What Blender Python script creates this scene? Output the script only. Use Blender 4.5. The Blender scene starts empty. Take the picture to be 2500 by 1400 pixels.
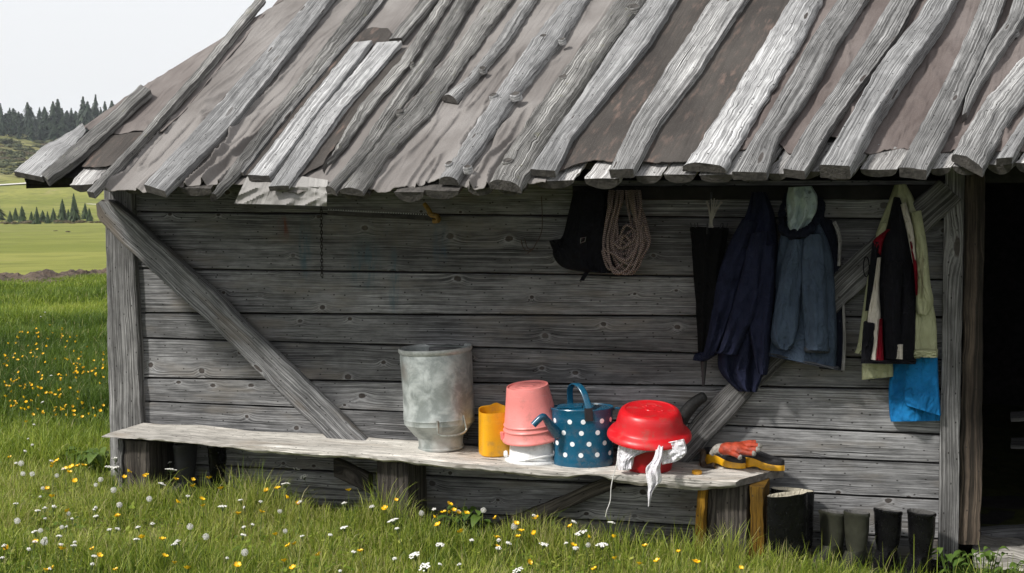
import bpy, bmesh, math, random
import numpy as np
from mathutils import Vector, Matrix, noise as mn

random.seed(7)
rng = np.random.default_rng(7)
R_ = math.radians
scene = bpy.context.scene
COL = scene.collection

# ------------------------------------------------------------------ camera
YAW, PITCH, FPX, DIST, ZC = 18.0, 5.0, 3500.0, 7.6, 1.24
_y, _p = R_(YAW), R_(PITCH)
FW = np.array([-math.sin(_y) * math.cos(_p), math.cos(_y) * math.cos(_p), -math.sin(_p)])
RT = np.array([math.cos(_y), math.sin(_y), 0.0])
UP = np.cross(RT, FW)
CAM = np.array([0, 0, ZC]) - FW * DIST
cam = bpy.data.cameras.new("camera")
cam.sensor_width = 36.0
cam.lens = FPX / 2500 * 36.0
cam.clip_start = 0.05
cam.clip_end = 4000
cam_o = bpy.data.objects.new("camera", cam)
COL.objects.link(cam_o)
cam_o.location = CAM
cam_o.rotation_euler = (R_(90 - PITCH), 0, R_(YAW))
scene.camera = cam_o
scene.cycles.use_denoising = True
scene.cycles.diffuse_bounces = 3

# ------------------------------------------------------------------ sun, sky, exposure
TO_SUN = np.array([-0.45, -0.56, 0.70])
TO_SUN /= np.linalg.norm(TO_SUN)
SUN_STRENGTH, SKY_STRENGTH, EXPOSURE = 3.7, 0.10, 0.22
sun = bpy.data.lights.new("sun", 'SUN')
sun.energy = SUN_STRENGTH
sun.angle = R_(5.0)
sun.color = (1.0, 0.965, 0.91)
sun_o = bpy.data.objects.new("sun", sun)
COL.objects.link(sun_o)
sun_o.location = (-4, -4, 12)
sun_o.rotation_euler = Vector(TO_SUN).to_track_quat('Z', 'Y').to_euler()
world = bpy.data.worlds.new("World")
scene.world = world
world.use_nodes = True
wn = world.node_tree
wn.nodes.clear()
sky = wn.nodes.new('ShaderNodeTexSky')
sky.sky_type = 'NISHITA'
sky.sun_disc = False
sky.sun_elevation = math.asin(TO_SUN[2])
sky.sun_rotation = math.atan2(TO_SUN[0], TO_SUN[1])
sky.air_density = 1.0
sky.dust_density = 1.5
hs = wn.nodes.new('ShaderNodeHueSaturation')
hs.inputs['Saturation'].default_value = 0.22
hs.inputs['Value'].default_value = 1.0
bg = wn.nodes.new('ShaderNodeBackground')
bg.inputs['Strength'].default_value = SKY_STRENGTH
wo = wn.nodes.new('ShaderNodeOutputWorld')
wn.links.new(sky.outputs[0], hs.inputs['Color'])
ov = wn.nodes.new('ShaderNodeMix')           # thin bright overcast over the blue
ov.data_type = 'RGBA'
ov.inputs[0].default_value = 0.72
ov.inputs[7].default_value = (9.3, 9.4, 9.6, 1.0)
wn.links.new(hs.outputs[0], ov.inputs[6])
wn.links.new(ov.outputs[2], bg.inputs['Color'])
wn.links.new(bg.outputs[0], wo.inputs['Surface'])
scene.view_settings.view_transform = 'Standard'
scene.view_settings.look = 'None'
scene.view_settings.exposure = EXPOSURE
scene.view_settings.gamma = 1.0
scene.view_settings.use_curve_mapping = False

# ------------------------------------------------------------------ geometry of the place
def ray(px, py):
    return FW + RT * ((px - 1250) / FPX) - UP * ((py - 700) / FPX)

def W(px, py, y=0.0):            # a point on the vertical plane y (the wall front is y = 0)
    r = ray(px, py)
    return CAM + r * ((y - CAM[1]) / r[1])

def G(px, py, z=0.0):            # a point on the level plane z
    r = ray(px, py)
    return CAM + r * ((z - CAM[2]) / r[2])

def mpp(P):                      # metres per photo pixel at a point
    return float(np.dot(np.asarray(P) - CAM, FW)) / FPX

EAVE_Y = -0.92
EL, ER = W(280, 462, EAVE_Y), W(2440, 408, EAVE_Y)
RA = (ER - EL) / np.linalg.norm(ER - EL)
ROOF_T = R_(30)
RB = np.array([0, math.cos(ROOF_T), math.sin(ROOF_T)])
RN = np.cross(RA, RB)
RN /= np.linalg.norm(RN)

def R(px, py, h=0.0):            # a point on the front roof plane, h above it
    r = ray(px, py)
    P0 = EL + RN * h
    return CAM + r * (RN @ (P0 - CAM)) / (RN @ r)

def RP(a, b, h=0.0):             # along the eave, up the slope, above the roof
    return EL + RA * a + RB * b + RN * h

def Rab(px, py):
    q = R(px, py) - EL
    k = RA @ RB
    b = (q @ RB - (q @ RA) * k) / (1 - k * k)
    return (q @ RA) - b * k, b

def ground_z(x, y):
    x = np.asarray(x, float); y = np.asarray(y, float)
    base = np.interp(x, [-6, -2.4, 0, 2.2, 6], [0.03, 0.0, -0.07, -0.10, -0.12])
    f = np.clip(1 - np.hypot(x, y) / 14.0, 0, 1)
    return base * f

# ------------------------------------------------------------------ vector noise (numpy)
_perm = np.random.default_rng(3).permutation(256)
_perm = np.concatenate([_perm, _perm, _perm])
_grad = np.random.default_rng(4).uniform(-1, 1, (256,))
def vnoise(x, y, z=0.0):
    x, y, z = np.broadcast_arrays(np.asarray(x, float), np.asarray(y, float), np.asarray(z, float))
    xi, yi, zi = np.floor(x).astype(int), np.floor(y).astype(int), np.floor(z).astype(int)
    xf, yf, zf = x - xi, y - yi, z - zi
    u, v, w = xf * xf * (3 - 2 * xf), yf * yf * (3 - 2 * yf), zf * zf * (3 - 2 * zf)
    def h(a, b, c): return _grad[_perm[_perm[_perm[a & 255] + (b & 255)] + (c & 255)]]
    c000, c100 = h(xi, yi, zi), h(xi + 1, yi, zi)
    c010, c110 = h(xi, yi + 1, zi), h(xi + 1, yi + 1, zi)
    c001, c101 = h(xi, yi, zi + 1), h(xi + 1, yi, zi + 1)
    c011, c111 = h(xi, yi + 1, zi + 1), h(xi + 1, yi + 1, zi + 1)
    a = (c000 * (1 - u) + c100 * u) * (1 - v) + (c010 * (1 - u) + c110 * u) * v
    b = (c001 * (1 - u) + c101 * u) * (1 - v) + (c011 * (1 - u) + c111 * u) * v
    return a * (1 - w) + b * w
def fbm(x, y, z=0.0, o=4):
    t, a, f = 0, 1.0, 1.0
    for _ in range(o):
        t = t + a * vnoise(np.asarray(x) * f + 17.3 * f, np.asarray(y) * f - 9.1, np.asarray(z) * f + 3.7)
        a *= 0.5; f *= 2.03
    return t

# ------------------------------------------------------------------ materials
def mat(name):
    m = bpy.data.materials.new(name)
    m.use_nodes = True
    nt = m.node_tree
    nt.nodes.clear()
    out = nt.nodes.new('ShaderNodeOutputMaterial')
    b = nt.nodes.new('ShaderNodeBsdfPrincipled')
    nt.links.new(b.outputs[0], out.inputs[0])
    return m, nt, b

class B:                                     # short node builder
    def __init__(s, nt): s.nt = nt
    def n(s, t, ins=None, **pr):
        nd = s.nt.nodes.new(t)
        for k, v in pr.items(): setattr(nd, k, v)
        for k, v in (ins or {}).items():
            if isinstance(v, bpy.types.NodeSocket): s.nt.links.new(v, nd.inputs[k])
            else: nd.inputs[k].default_value = v
        return nd
    def m(s, op, a, b=0.0, c=None, clamp=False):
        d = {0: a, 1: b}
        if c is not None: d[2] = c
        return s.n('ShaderNodeMath', d, operation=op, use_clamp=clamp).outputs[0]
    def xyz(s, x, y, z=0.0): return s.n('ShaderNodeCombineXYZ', {0: x, 1: y, 2: z}).outputs[0]
    def noise(s, vec, scale=1.0, detail=3.0, rough=0.55, dist=0.0):
        return s.n('ShaderNodeTexNoise', {'Vector': vec, 'Scale': scale, 'Detail': detail, 'Roughness': rough, 'Distortion': dist}).outputs[0]
    def ss(s, v, a, b, lo=0.0, hi=1.0):
        return s.n('ShaderNodeMapRange', {0: v, 1: a, 2: b, 3: lo, 4: hi}, interpolation_type='SMOOTHSTEP').outputs[0]
    def mix(s, f, a, b, blend='MIX'):
        nd = s.n('ShaderNodeMix', data_type='RGBA', blend_type=blend)
        for i, v in ((0, f), (6, a), (7, b)):
            if isinstance(v, bpy.types.NodeSocket): s.nt.links.new(v, nd.inputs[i])
            elif i == 0: nd.inputs[0].default_value = v
            else: nd.inputs[i].default_value = (*v[:3], 1.0)
        return nd.outputs[2]
    def bump(s, h, dist=0.004, strength=1.0):
        return s.n('ShaderNodeBump', {'Height': h, 'Distance': dist, 'Strength': strength}).outputs[0]

def wood(name, dark, light, freq=62.0, ku=2.2, kv=4.2, knot_gate=0.45, knotcol=(0.03, 0.026, 0.024), crack=0.5, bump=0.006, rough=0.85, stain=0.5, tint=None, wave=0.05, lichen=0.0, spots=False, kshr=1.55, calm=0.0):
    m, nt, pb = mat(name)
    b = B(nt)
    uv = b.n('ShaderNodeUVMap', uv_map='UVMap').outputs[0]
    sp = b.n('ShaderNodeSeparateXYZ', {0: uv})
    u, v = sp.outputs[0], sp.outputs[1]
    n1 = b.noise(b.xyz(b.m('MULTIPLY', u, 1.1), b.m('MULTIPLY', v, 4.5)), 1.0, 2.0)
    vo = b.n('ShaderNodeTexVoronoi', {'Vector': b.xyz(b.m('MULTIPLY', u, ku), b.m('MULTIPLY', v, kv)), 'Scale': 1.0, 'Randomness': 0.9}, voronoi_dimensions='2D', feature='F1')
    cr = b.n('ShaderNodeSeparateColor', {0: vo.outputs['Color']})
    gate = b.ss(cr.outputs[0], knot_gate, knot_gate + 0.25)
    size = b.m('MULTIPLY_ADD', cr.outputs[1], 0.75, 0.45)
    d = b.m('DIVIDE', b.m('MULTIPLY', vo.outputs['Distance'], kshr), size)
    d = b.m('ADD', d, b.m('MULTIPLY', b.m('SUBTRACT', b.noise(b.xyz(b.m('MULTIPLY', u, 34.0), b.m('MULTIPLY', v, 34.0)), 1.0, 3.0, 0.6), 0.5), 0.11))
    g = b.m('MULTIPLY', b.m('POWER', 2.718, b.m('MULTIPLY', b.m('MULTIPLY', d, d), -11.0)), gate)
    ph = b.m('ADD', b.m('ADD', v, b.m('MULTIPLY', b.m('SUBTRACT', n1, 0.5), wave * 1.6)), b.m('MULTIPLY', g, wave))
    r1 = b.noise(b.xyz(b.m('MULTIPLY', ph, freq), b.m('MULTIPLY', u, 0.6)), 1.0, 3.0, 0.6)
    r2 = b.noise(b.xyz(b.m('MULTIPLY', ph, freq * 3.1), b.m('MULTIPLY', u, 2.5)), 1.0, 3.0, 0.6)
    rr = b.m('ADD', b.m('MULTIPLY', r1, 0.68), b.m('MULTIPLY', r2, 0.32))
    r = b.ss(rr, 0.41, 0.60)
    big = b.noise(b.xyz(b.m('MULTIPLY', u, 0.9), b.m('MULTIPLY', v, 3.0)), 1.0, 4.0, 0.6)
    bigm = b.ss(big, 0.3, 0.72, 1.0 - stain, 1.0 + 0.25 * stain)
    fib = b.noise(b.xyz(b.m('MULTIPLY', u, 5.0), b.m('MULTIPLY', ph, 260.0)), 1.0, 2.0, 0.7)
    if calm:                                    # quiet stretches where the grain hardly shows
        qn = b.noise(b.xyz(b.m('MULTIPLY', u, 1.6), b.m('MULTIPLY', v, 7.0)), 1.0, 4.0, 0.6)
        r = b.m('MULTIPLY_ADD', b.m('SUBTRACT', r, 0.55), b.ss(qn, 0.35, 0.62, 0.15, 1.0), 0.55)
    col = b.mix(r, dark, light)
    col = b.mix(1.0, col, b.n('ShaderNodeCombineColor', {0: bigm, 1: bigm, 2: bigm}).outputs[0], 'MULTIPLY')
    tone = b.noise(b.xyz(b.m('MULTIPLY', u, 0.12), b.m('MULTIPLY', v, 1.1)), 1.0, 0.0)
    tm_ = b.ss(tone, 0.32, 0.68, 0.66, 1.30)
    col = b.mix(1.0, col, b.n('ShaderNodeCombineColor', {0: tm_, 1: tm_, 2: tm_}).outputs[0], 'MULTIPLY')
    blot = b.noise(b.xyz(b.m('MULTIPLY', u, 7.0), b.m('MULTIPLY', v, 22.0)), 1.0, 6.0, 0.7)
    bl_ = b.ss(blot, 0.36, 0.62, 0.74, 1.12)
    col = b.mix(1.0, col, b.n('ShaderNodeCombineColor', {0: bl_, 1: bl_, 2: bl_}).outputs[0], 'MULTIPLY')
    fm = b.ss(fib, 0.25, 0.7, 0.62, 1.22)
    col = b.mix(1.0, col, b.n('ShaderNodeCombineColor', {0: fm, 1: fm, 2: fm}).outputs[0], 'MULTIPLY')
    if tint:
        tn = b.noise(b.xyz(b.m('MULTIPLY', u, 1.7), b.m('MULTIPLY', v, 6.0)), 1.3, 3.0)
        col = b.mix(b.ss(tn, 0.5, 0.75, 0, 0.7), col, tint)
    ck = b.noise(b.xyz(b.m('MULTIPLY', u, 1.6), b.m('MULTIPLY', ph, freq * 0.9)), 1.0, 3.0, 0.65)
    ckm = b.ss(ck, 0.28 + 0.05 * crack, 0.37 + 0.03 * crack, 1.0, 0.0)
    ckm = b.m('MULTIPLY', ckm, min(1.0, crack * 1.3))
    col = b.mix(ckm, col, (0.012, 0.011, 0.011))
    ck2 = b.noise(b.xyz(b.m('MULTIPLY', u, 3.4), b.m('MULTIPLY', ph, freq * 2.6)), 1.0, 4.0, 0.7)
    ck2m = b.m('MULTIPLY', b.ss(ck2, 0.33, 0.40, 1.0, 0.0), 0.8)
    ck2m = b.m('MULTIPLY', ck2m, 1.0 - calm)
    col = b.mix(ck2m, col, tuple(c * 0.25 for c in dark))
    pin = b.n('ShaderNodeTexVoronoi', {'Vector': b.xyz(b.m('MULTIPLY', u, 9.0), b.m('MULTIPLY', v, 14.0)), 'Scale': 1.0}, voronoi_dimensions='2D').outputs['Distance']
    col = b.mix(b.ss(pin, 0.035, 0.06, 0.85, 0.0), col, (0.02, 0.018, 0.016))
    kr = b.m('MULTIPLY', b.ss(d, 0.10, 0.14, 1.0, 0.0), gate)
    halo = b.m('MULTIPLY', b.ss(d, 0.13, 0.26, 1.0, 0.0), gate)
    col = b.mix(b.m('MULTIPLY', halo, 0.22), col, tuple(min(1, c * 1.15) for c in light))
    kn = b.noise(b.xyz(b.m('MULTIPLY', u, 60.0), b.m('MULTIPLY', v, 60.0)), 1.0, 2.0)
    col = b.mix(kr, col, b.mix(kn, knotcol, tuple(c * 3.5 for c in knotcol)))
    if lichen:
        ln = b.noise(b.xyz(b.m('MULTIPLY', u, 9.0), b.m('MULTIPLY', v, 16.0)), 1.0, 5.0, 0.7)
        col = b.mix(b.ss(ln, 0.60, 0.68, 0, lichen), col, (0.20, 0.20, 0.11))
    if spots:                                   # paint marks on the wall, at their own places
        P = b.n('ShaderNodeNewGeometry').outputs['Position']
        ps = b.n('ShaderNodeSeparateXYZ', {0: P})
        def blob(px, py, rx, rz, c, amt):
            q = W(px, py)
            dx = b.m('DIVIDE', b.m('SUBTRACT', ps.outputs[0], float(q[0])), rx)
            dz = b.m('DIVIDE', b.m('SUBTRACT', ps.outputs[2], float(q[2])), rz)
            dd = b.m('ADD', b.m('MULTIPLY', dx, dx), b.m('MULTIPLY', dz, dz))
            sn = b.noise(b.xyz(b.m('MULTIPLY', ps.outputs[0], 26.0), b.m('MULTIPLY', ps.outputs[2], 5.0)), 1.0, 4.0, 0.7)
            k = b.m('MULTIPLY', b.ss(dd, 0.1, 1.0, 1.0, 0.0), b.ss(sn, 0.4, 0.65, 0.1, amt))
            return k, c
        for a in ((690, 560, 0.05, 0.09, (0.16, 0.05, 0.03), 0.9), (745, 600, 0.05, 0.22, (0.05, 0.11, 0.14), 0.7), (890, 640, 0.13, 0.20, (0.06, 0.12, 0.15), 0.6), (1075, 590, 0.06, 0.16, (0.05, 0.11, 0.17), 0.6), (960, 690, 0.04, 0.25, (0.06, 0.12, 0.15), 0.6), (1000, 560, 0.8, 0.14, (0.16, 0.14, 0.11), 0.4)):
            k, c = blob(*a)
            col = b.mix(k, col, c)
    nt.links.new(col, pb.inputs['Base Color'])
    pb.inputs['Roughness'].default_value = rough
    pb.inputs['Specular IOR Level'].default_value = 0.25
    h = b.m('SUBTRACT', b.m('ADD', b.m('MULTIPLY', r, 0.35), b.m('ADD', b.m('MULTIPLY', fib, 0.25), b.m('MULTIPLY', blot, 0.18))), b.m('ADD', b.m('MULTIPLY', ckm, 1.0), b.m('MULTIPLY', ck2m, 0.6)))
    h = b.m('SUBTRACT', h, b.m('MULTIPLY', kr, 0.5))
    nt.links.new(b.bump(h, bump, 0.9), pb.inputs['Normal'])
    return m

def plain(name, c, rough=0.5, var=0.12, scale=12.0, metal=0.0, bump=0.0, bscale=60.0, spec=0.5, c2=None, coat=0.0, sheen=0.0, dirt=0.0):
    m, nt, pb = mat(name)
    b = B(nt)
    P = b.n('ShaderNodeTexCoord').outputs['Object']
    n = b.noise(P, scale, 4.0, 0.6)
    c2 = c2 or tuple(x * (1 - var * 2) for x in c)
    col = b.mix(b.ss(n, 0.35, 0.7), c, c2)
    if dirt:
        dn = b.noise(P, 22.0, 6.0, 0.72); d2 = b.noise(P, 5.0, 4.0, 0.6)
        col = b.mix(b.m('MULTIPLY', b.ss(dn, 0.48, 0.68), b.ss(d2, 0.4, 0.65, 0.15, dirt)), col, (0.16, 0.12, 0.09))
        scn = b.noise(b.n('ShaderNodeMapping', {'Vector': P, 'Rotation': (0.4, 0.3, 0.0), 'Scale': (9.0, 9.0, 150.0)}).outputs[0], 1.0, 3.0, 0.6)
        col = b.mix(b.ss(scn, 0.62, 0.70, 0, dirt * 0.5), col, tuple(min(0.8, x * 1.4 + 0.12) for x in c))
    nt.links.new(col, pb.inputs['Base Color'])
    rn = b.ss(b.noise(P, scale * 2.3, 3.0), 0.3, 0.7, rough * 0.85, min(1.0, rough * 1.15))
    nt.links.new(rn, pb.inputs['Roughness'])
    pb.inputs['Metallic'].default_value = metal
    pb.inputs['Specular IOR Level'].default_value = spec
    if coat: pb.inputs['Coat Weight'].default_value = coat
    if sheen:
        pb.inputs['Sheen Weight'].default_value = sheen
    if bump:
        nt.links.new(b.bump(b.noise(P, bscale, 4.0, 0.6), bump, 1.0), pb.inputs['Normal'])
    return m

def fabric(name, c, c2=None, rough=0.9, weave=900.0, var=0.15):
    m, nt, pb = mat(name)
    b = B(nt)
    P = b.n('ShaderNodeTexCoord').outputs['Object']
    n = b.noise(P, 9.0, 4.0, 0.6)
    col = b.mix(b.ss(n, 0.3, 0.75), c, c2 or tuple(x * (1 - 2 * var) for x in c))
    nt.links.new(col, pb.inputs['Base Color'])
    pb.inputs['Roughness'].default_value = rough
    pb.inputs['Specular IOR Level'].default_value = 0.1
    mp = b.n('ShaderNodeMapping', {'Vector': P, 'Rotation': (0.0, 0.5, 0.2), 'Scale': (1.0, 1.0, 0.45)}).outputs[0]
    cre = b.m('ABSOLUTE', b.m('SUBTRACT', b.noise(mp, 13.0, 3.0, 0.55, 1.4), 0.5))
    cre = b.ss(cre, 0.0, 0.16, 1.0, 0.0)
    n1_ = b.n('ShaderNodeBump', {'Height': cre, 'Distance': 0.012, 'Strength': 0.55})
    hh = b.m('ADD', b.m('MULTIPLY', b.noise(P, 42.0, 3.0, 0.6), 1.0), b.m('MULTIPLY', b.noise(P, weave, 1.0), 0.1))
    n2_ = b.n('ShaderNodeBump', {'Height': hh, 'Distance': 0.006, 'Strength': 0.8, 'Normal': n1_.outputs[0]})
    nt.links.new(n2_.outputs[0], pb.inputs['Normal'])
    return m

def felt(name, c, c2, fibres=0.0, c3=None):
    m, nt, pb = mat(name)
    b = B(nt)
    uv = b.n('ShaderNodeUVMap', uv_map='UVMap').outputs[0]
    sp = b.n('ShaderNodeSeparateXYZ', {0: uv})
    n = b.noise(b.xyz(b.m('MULTIPLY', sp.outputs[0], 3.0), b.m('MULTIPLY', sp.outputs[1], 1.6)), 1.0, 5.0, 0.6)
    f = b.noise(uv, 140.0, 3.0, 0.7)
    w = b.noise(b.xyz(b.m('MULTIPLY', sp.outputs[0], 26.0), b.m('MULTIPLY', sp.outputs[1], 6.0)), 1.0, 4.0, 0.65)
    col = b.mix(b.ss(n, 0.35, 0.68), c, c2)
    col = b.mix(b.ss(f, 0.35, 0.75, 0, 0.35), col, tuple(x * 0.55 for x in c))
    if c3:
        col = b.mix(b.m('MULTIPLY', b.ss(w, 0.48, 0.7), b.ss(b.noise(uv, 2.4, 3.0), 0.42, 0.62, 0, fibres)), col, c3)
        dots = b.noise(uv, 330.0, 1.0)
        col = b.mix(b.ss(dots, 0.70, 0.76, 0, 0.6), col, (0.35, 0.33, 0.31))
    nt.links.new(col, pb.inputs['Base Color'])
    pb.inputs['Roughness'].default_value = 0.9
    pb.inputs['Specular IOR Level'].default_value = 0.2
    wr1 = b.noise(b.xyz(b.m('MULTIPLY', sp.outputs[0], 12.0), b.m('MULTIPLY', sp.outputs[1], 0.9)), 1.0, 3.0, 0.5, 0.5)
    wr1 = b.m('ABSOLUTE', b.m('SUBTRACT', wr1, 0.5))
    n1_ = b.n('ShaderNodeBump', {'Height': b.ss(wr1, 0.0, 0.22, 1.0, 0.0), 'Distance': 0.012, 'Strength': 0.45})
    n2_ = b.n('ShaderNodeBump', {'Height': b.m('ADD', b.m('MULTIPLY', f, 0.3), w), 'Distance': 0.005, 'Strength': 0.8, 'Normal': n1_.outputs[0]})
    nt.links.new(n2_.outputs[0], pb.inputs['Normal'])
    return m

def foliage(name, attr=True, ca=(0.06, 0.11, 0.02), cb=(0.14, 0.17, 0.03), trans=0.3):
    m, nt, pb = mat(name)
    b = B(nt)
    if attr:
        t = b.n('ShaderNodeAttribute', attribute_name='tint').outputs['Fac']
    else:
        t = b.noise(b.n('ShaderNodeTexCoord').outputs['Object'], 3.0, 3.0)
        t = b.ss(t, 0.3, 0.7)
    col = b.mix(t, ca, cb)
    nt.links.new(col, pb.inputs['Base Color'])
    pb.inputs['Roughness'].default_value = 0.55
    pb.inputs['Specular IOR Level'].default_value = 0.3
    tr = b.n('ShaderNodeBsdfTranslucent', {'Color': col})
    mx = b.n('ShaderNodeMixShader', {0: trans, 1: pb.outputs[0], 2: tr.outputs[0]})
    out = [x for x in nt.nodes if x.type == 'OUTPUT_MATERIAL'][0]
    nt.links.new(mx.outputs[0], out.inputs[0])
    return m

M = {}
M['wall'] = wood('weathered wall boards', (0.085, 0.085, 0.088), (0.43, 0.43, 0.434), freq=150, ku=3.5, kv=4.8, knot_gate=0.22, crack=0.5, bump=0.006, stain=0.4, wave=0.022, spots=True, kshr=1.9, tint=(0.20, 0.18, 0.155), calm=0.6)
M['post'] = wood('grey post wood', (0.12, 0.117, 0.114), (0.38, 0.375, 0.37), freq=130, ku=1.4, kv=5, knot_gate=0.55, crack=0.45, bump=0.006, stain=0.4, wave=0.03)
M['brace'] = wood('grey brace wood', (0.14, 0.14, 0.143), (0.40, 0.40, 0.405), freq=110, ku=2.0, kv=6, knot_gate=0.35, crack=0.4, bump=0.005, stain=0.4, wave=0.03, tint=(0.15, 0.12, 0.09))
M['jamb'] = wood('brown jamb wood', (0.03, 0.024, 0.018), (0.13, 0.10, 0.075), freq=50, ku=1.2, kv=5, knot_gate=0.6, crack=0.4, stain=0.6, wave=0.03)
M['batten'] = wood('silver batten wood', (0.115, 0.113, 0.112), (0.46, 0.457, 0.453), freq=190, ku=1.8, kv=8, knot_gate=0.5, crack=0.8, bump=0.005, stain=0.4, wave=0.008)
M['batten_pale'] = wood('pale batten wood', (0.21, 0.21, 0.213), (0.58, 0.58, 0.582), freq=190, ku=1.6, kv=8, knot_gate=0.55, crack=0.7, bump=0.004, stain=0.3, wave=0.008)
M['batten_old'] = wood('rough lichened batten wood', (0.12, 0.115, 0.108), (0.58, 0.57, 0.55), freq=200, ku=1.6, kv=9, knot_gate=0.8, crack=1.0, bump=0.012, stain=0.6, wave=0.014, lichen=0.45)
M['endgrain'] = plain('dark end grain', (0.075, 0.068, 0.062), 0.9, 0.3, 30, bump=0.006, bscale=90)
M['slab'] = wood('pale roof slab wood', (0.28, 0.27, 0.265), (0.60, 0.59, 0.58), freq=150, ku=1.2, kv=8, knot_gate=0.8, crack=0.35, stain=0.35, wave=0.02)
M['bench'] = wood('bleached bench wood', (0.46, 0.435, 0.395), (0.73, 0.70, 0.645), freq=95, ku=1.1, kv=5, knot_gate=0.72, crack=0.35, bump=0.006, stain=0.28, wave=0.03, tint=(0.36, 0.30, 0.24))
M['stump'] = wood('dark bench leg wood', (0.035, 0.03, 0.026), (0.12, 0.105, 0.09), freq=50, crack=0.5, stain=0.5)
M['yellowwood'] = wood('yellow painted wood', (0.16, 0.08, 0.008), (0.30, 0.16, 0.012), freq=40, knot_gate=0.9, crack=0.2, stain=0.5)
M['soot_shade'] = plain('sooty interior and eave shade wood', (0.012, 0.010, 0.009), 0.9, 0.3, 8)
M['step'] = wood('pale doorstep', (0.36, 0.34, 0.31), (0.62, 0.59, 0.54), freq=40, crack=0.5, stain=0.4, knot_gate=0.85)
M['felt'] = felt('grey brown roofing felt', (0.168, 0.154, 0.146), (0.25, 0.235, 0.225))
M['felt_mid'] = felt('dusty brown felt', (0.14, 0.122, 0.115), (0.21, 0.19, 0.18))
M['felt_dark'] = felt('charcoal roofing felt', (0.045, 0.040, 0.037), (0.075, 0.067, 0.061), 0.8, (0.17, 0.12, 0.10))
M['felt_brown'] = felt('brown roofing felt', (0.115, 0.094, 0.088), (0.185, 0.160, 0.152), 0.5, (0.06, 0.048, 0.045))
M['felt_patch'] = felt('pale felt patch', (0.26, 0.25, 0.24), (0.36, 0.35, 0.335))

SHARP = 36.0
# ------------------------------------------------------------------ object helpers
def thing(name, label, cat, loc, group=None):
    o = bpy.data.objects.new(name, None)
    o.empty_display_size = 0.1
    COL.objects.link(o)
    o.location = [float(c) for c in loc]
    o['label'] = label; o['category'] = cat
    if group: o['group'] = group
    o['_loc'] = [float(c) for c in loc]
    return o

def wloc(o):
    p = np.zeros(3)
    while o is not None:
        p += np.array(o.location)
        o = o.parent
    return p

def mesh(name, V, F, m, parent=None, smooth=True, luv=None, mi=None, base=None, label=None, tint=None):
    V = np.asarray(V, float)
    if parent is not None:
        off = wloc(parent)
    else:
        off = np.asarray(base, float) if base is not None else np.array([V[:, 0].mean(), V[:, 1].mean(), V[:, 2].min()])
    me = bpy.data.meshes.new(name)
    me.from_pydata([tuple(p) for p in (V - off)], [], [tuple(int(i) for i in f) for f in F])
    for mm in (m if isinstance(m, (list, tuple)) else [m]): me.materials.append(mm)
    if mi is not None: me.polygons.foreach_set('material_index', np.asarray(mi, dtype=np.int32))
    if smooth: me.polygons.foreach_set('use_smooth', np.ones(len(me.polygons), dtype=bool))
    if luv is not None:
        l = me.uv_layers.new(name='UVMap')
        l.data.foreach_set('uv', np.asarray(luv, dtype=np.float32).ravel())
    if tint is not None:
        at = me.attributes.new('tint', 'FLOAT', 'POINT')
        at.data.foreach_set('value', np.asarray(tint, dtype=np.float32))
    me.update()
    o = bpy.data.objects.new(name, me)
    COL.objects.link(o)
    if parent is not None:
        o.parent = parent
    else:
        o.location = off
    if label: o['label'] = label
    if len(F) < 12000: fix_normals(o)
    if smooth and len(F) < 40000: me.set_sharp_from_angle(angle=R_(SHARP))
    return o

def tag(o, label, cat, group=None):
    o['label'] = label; o['category'] = cat
    if group: o['group'] = group
    return o

class MB:                                    # collects pieces into one mesh
    def __init__(s): s.V, s.F, s.L, s.mi, s.n = [], [], [], [], 0
    def add(s, V, F, L=None, mi=0):
        V = np.asarray(V, float)
        s.V.append(V)
        for f in F: s.F.append(tuple(i + s.n for i in f))
        k = sum(len(f) for f in F)
        s.L.append(np.asarray(L, float).reshape(-1, 2) if L is not None else np.zeros((k, 2)))
        s.mi += [mi] * len(F) if np.isscalar(mi) else list(mi)
        s.n += len(V)
        return s
    def build(s, name, m, parent=None, **k):
        return mesh(name, np.vstack(s.V), s.F, m, parent, luv=np.vstack(s.L), mi=s.mi, **k)

RECT = lambda e=0.12, f=0.2: np.array([(-1, -1 + f), (-1 + e, -1), (-0.33, -1), (0.33, -1), (1 - e, -1), (1, -1 + f), (1, 1 - f), (1 - e, 1), (0.33, 1), (-0.33, 1), (-1 + e, 1), (-1, 1 - f)])
def halflog(k=9, base=-0.25):
    a = np.linspace(math.pi, 0, k)
    top = [(math.cos(t), math.sin(t) ** 0.8) for t in a]
    return np.array(top + [(0.98, base), (0, base), (-0.98, base)])[::-1]

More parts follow.
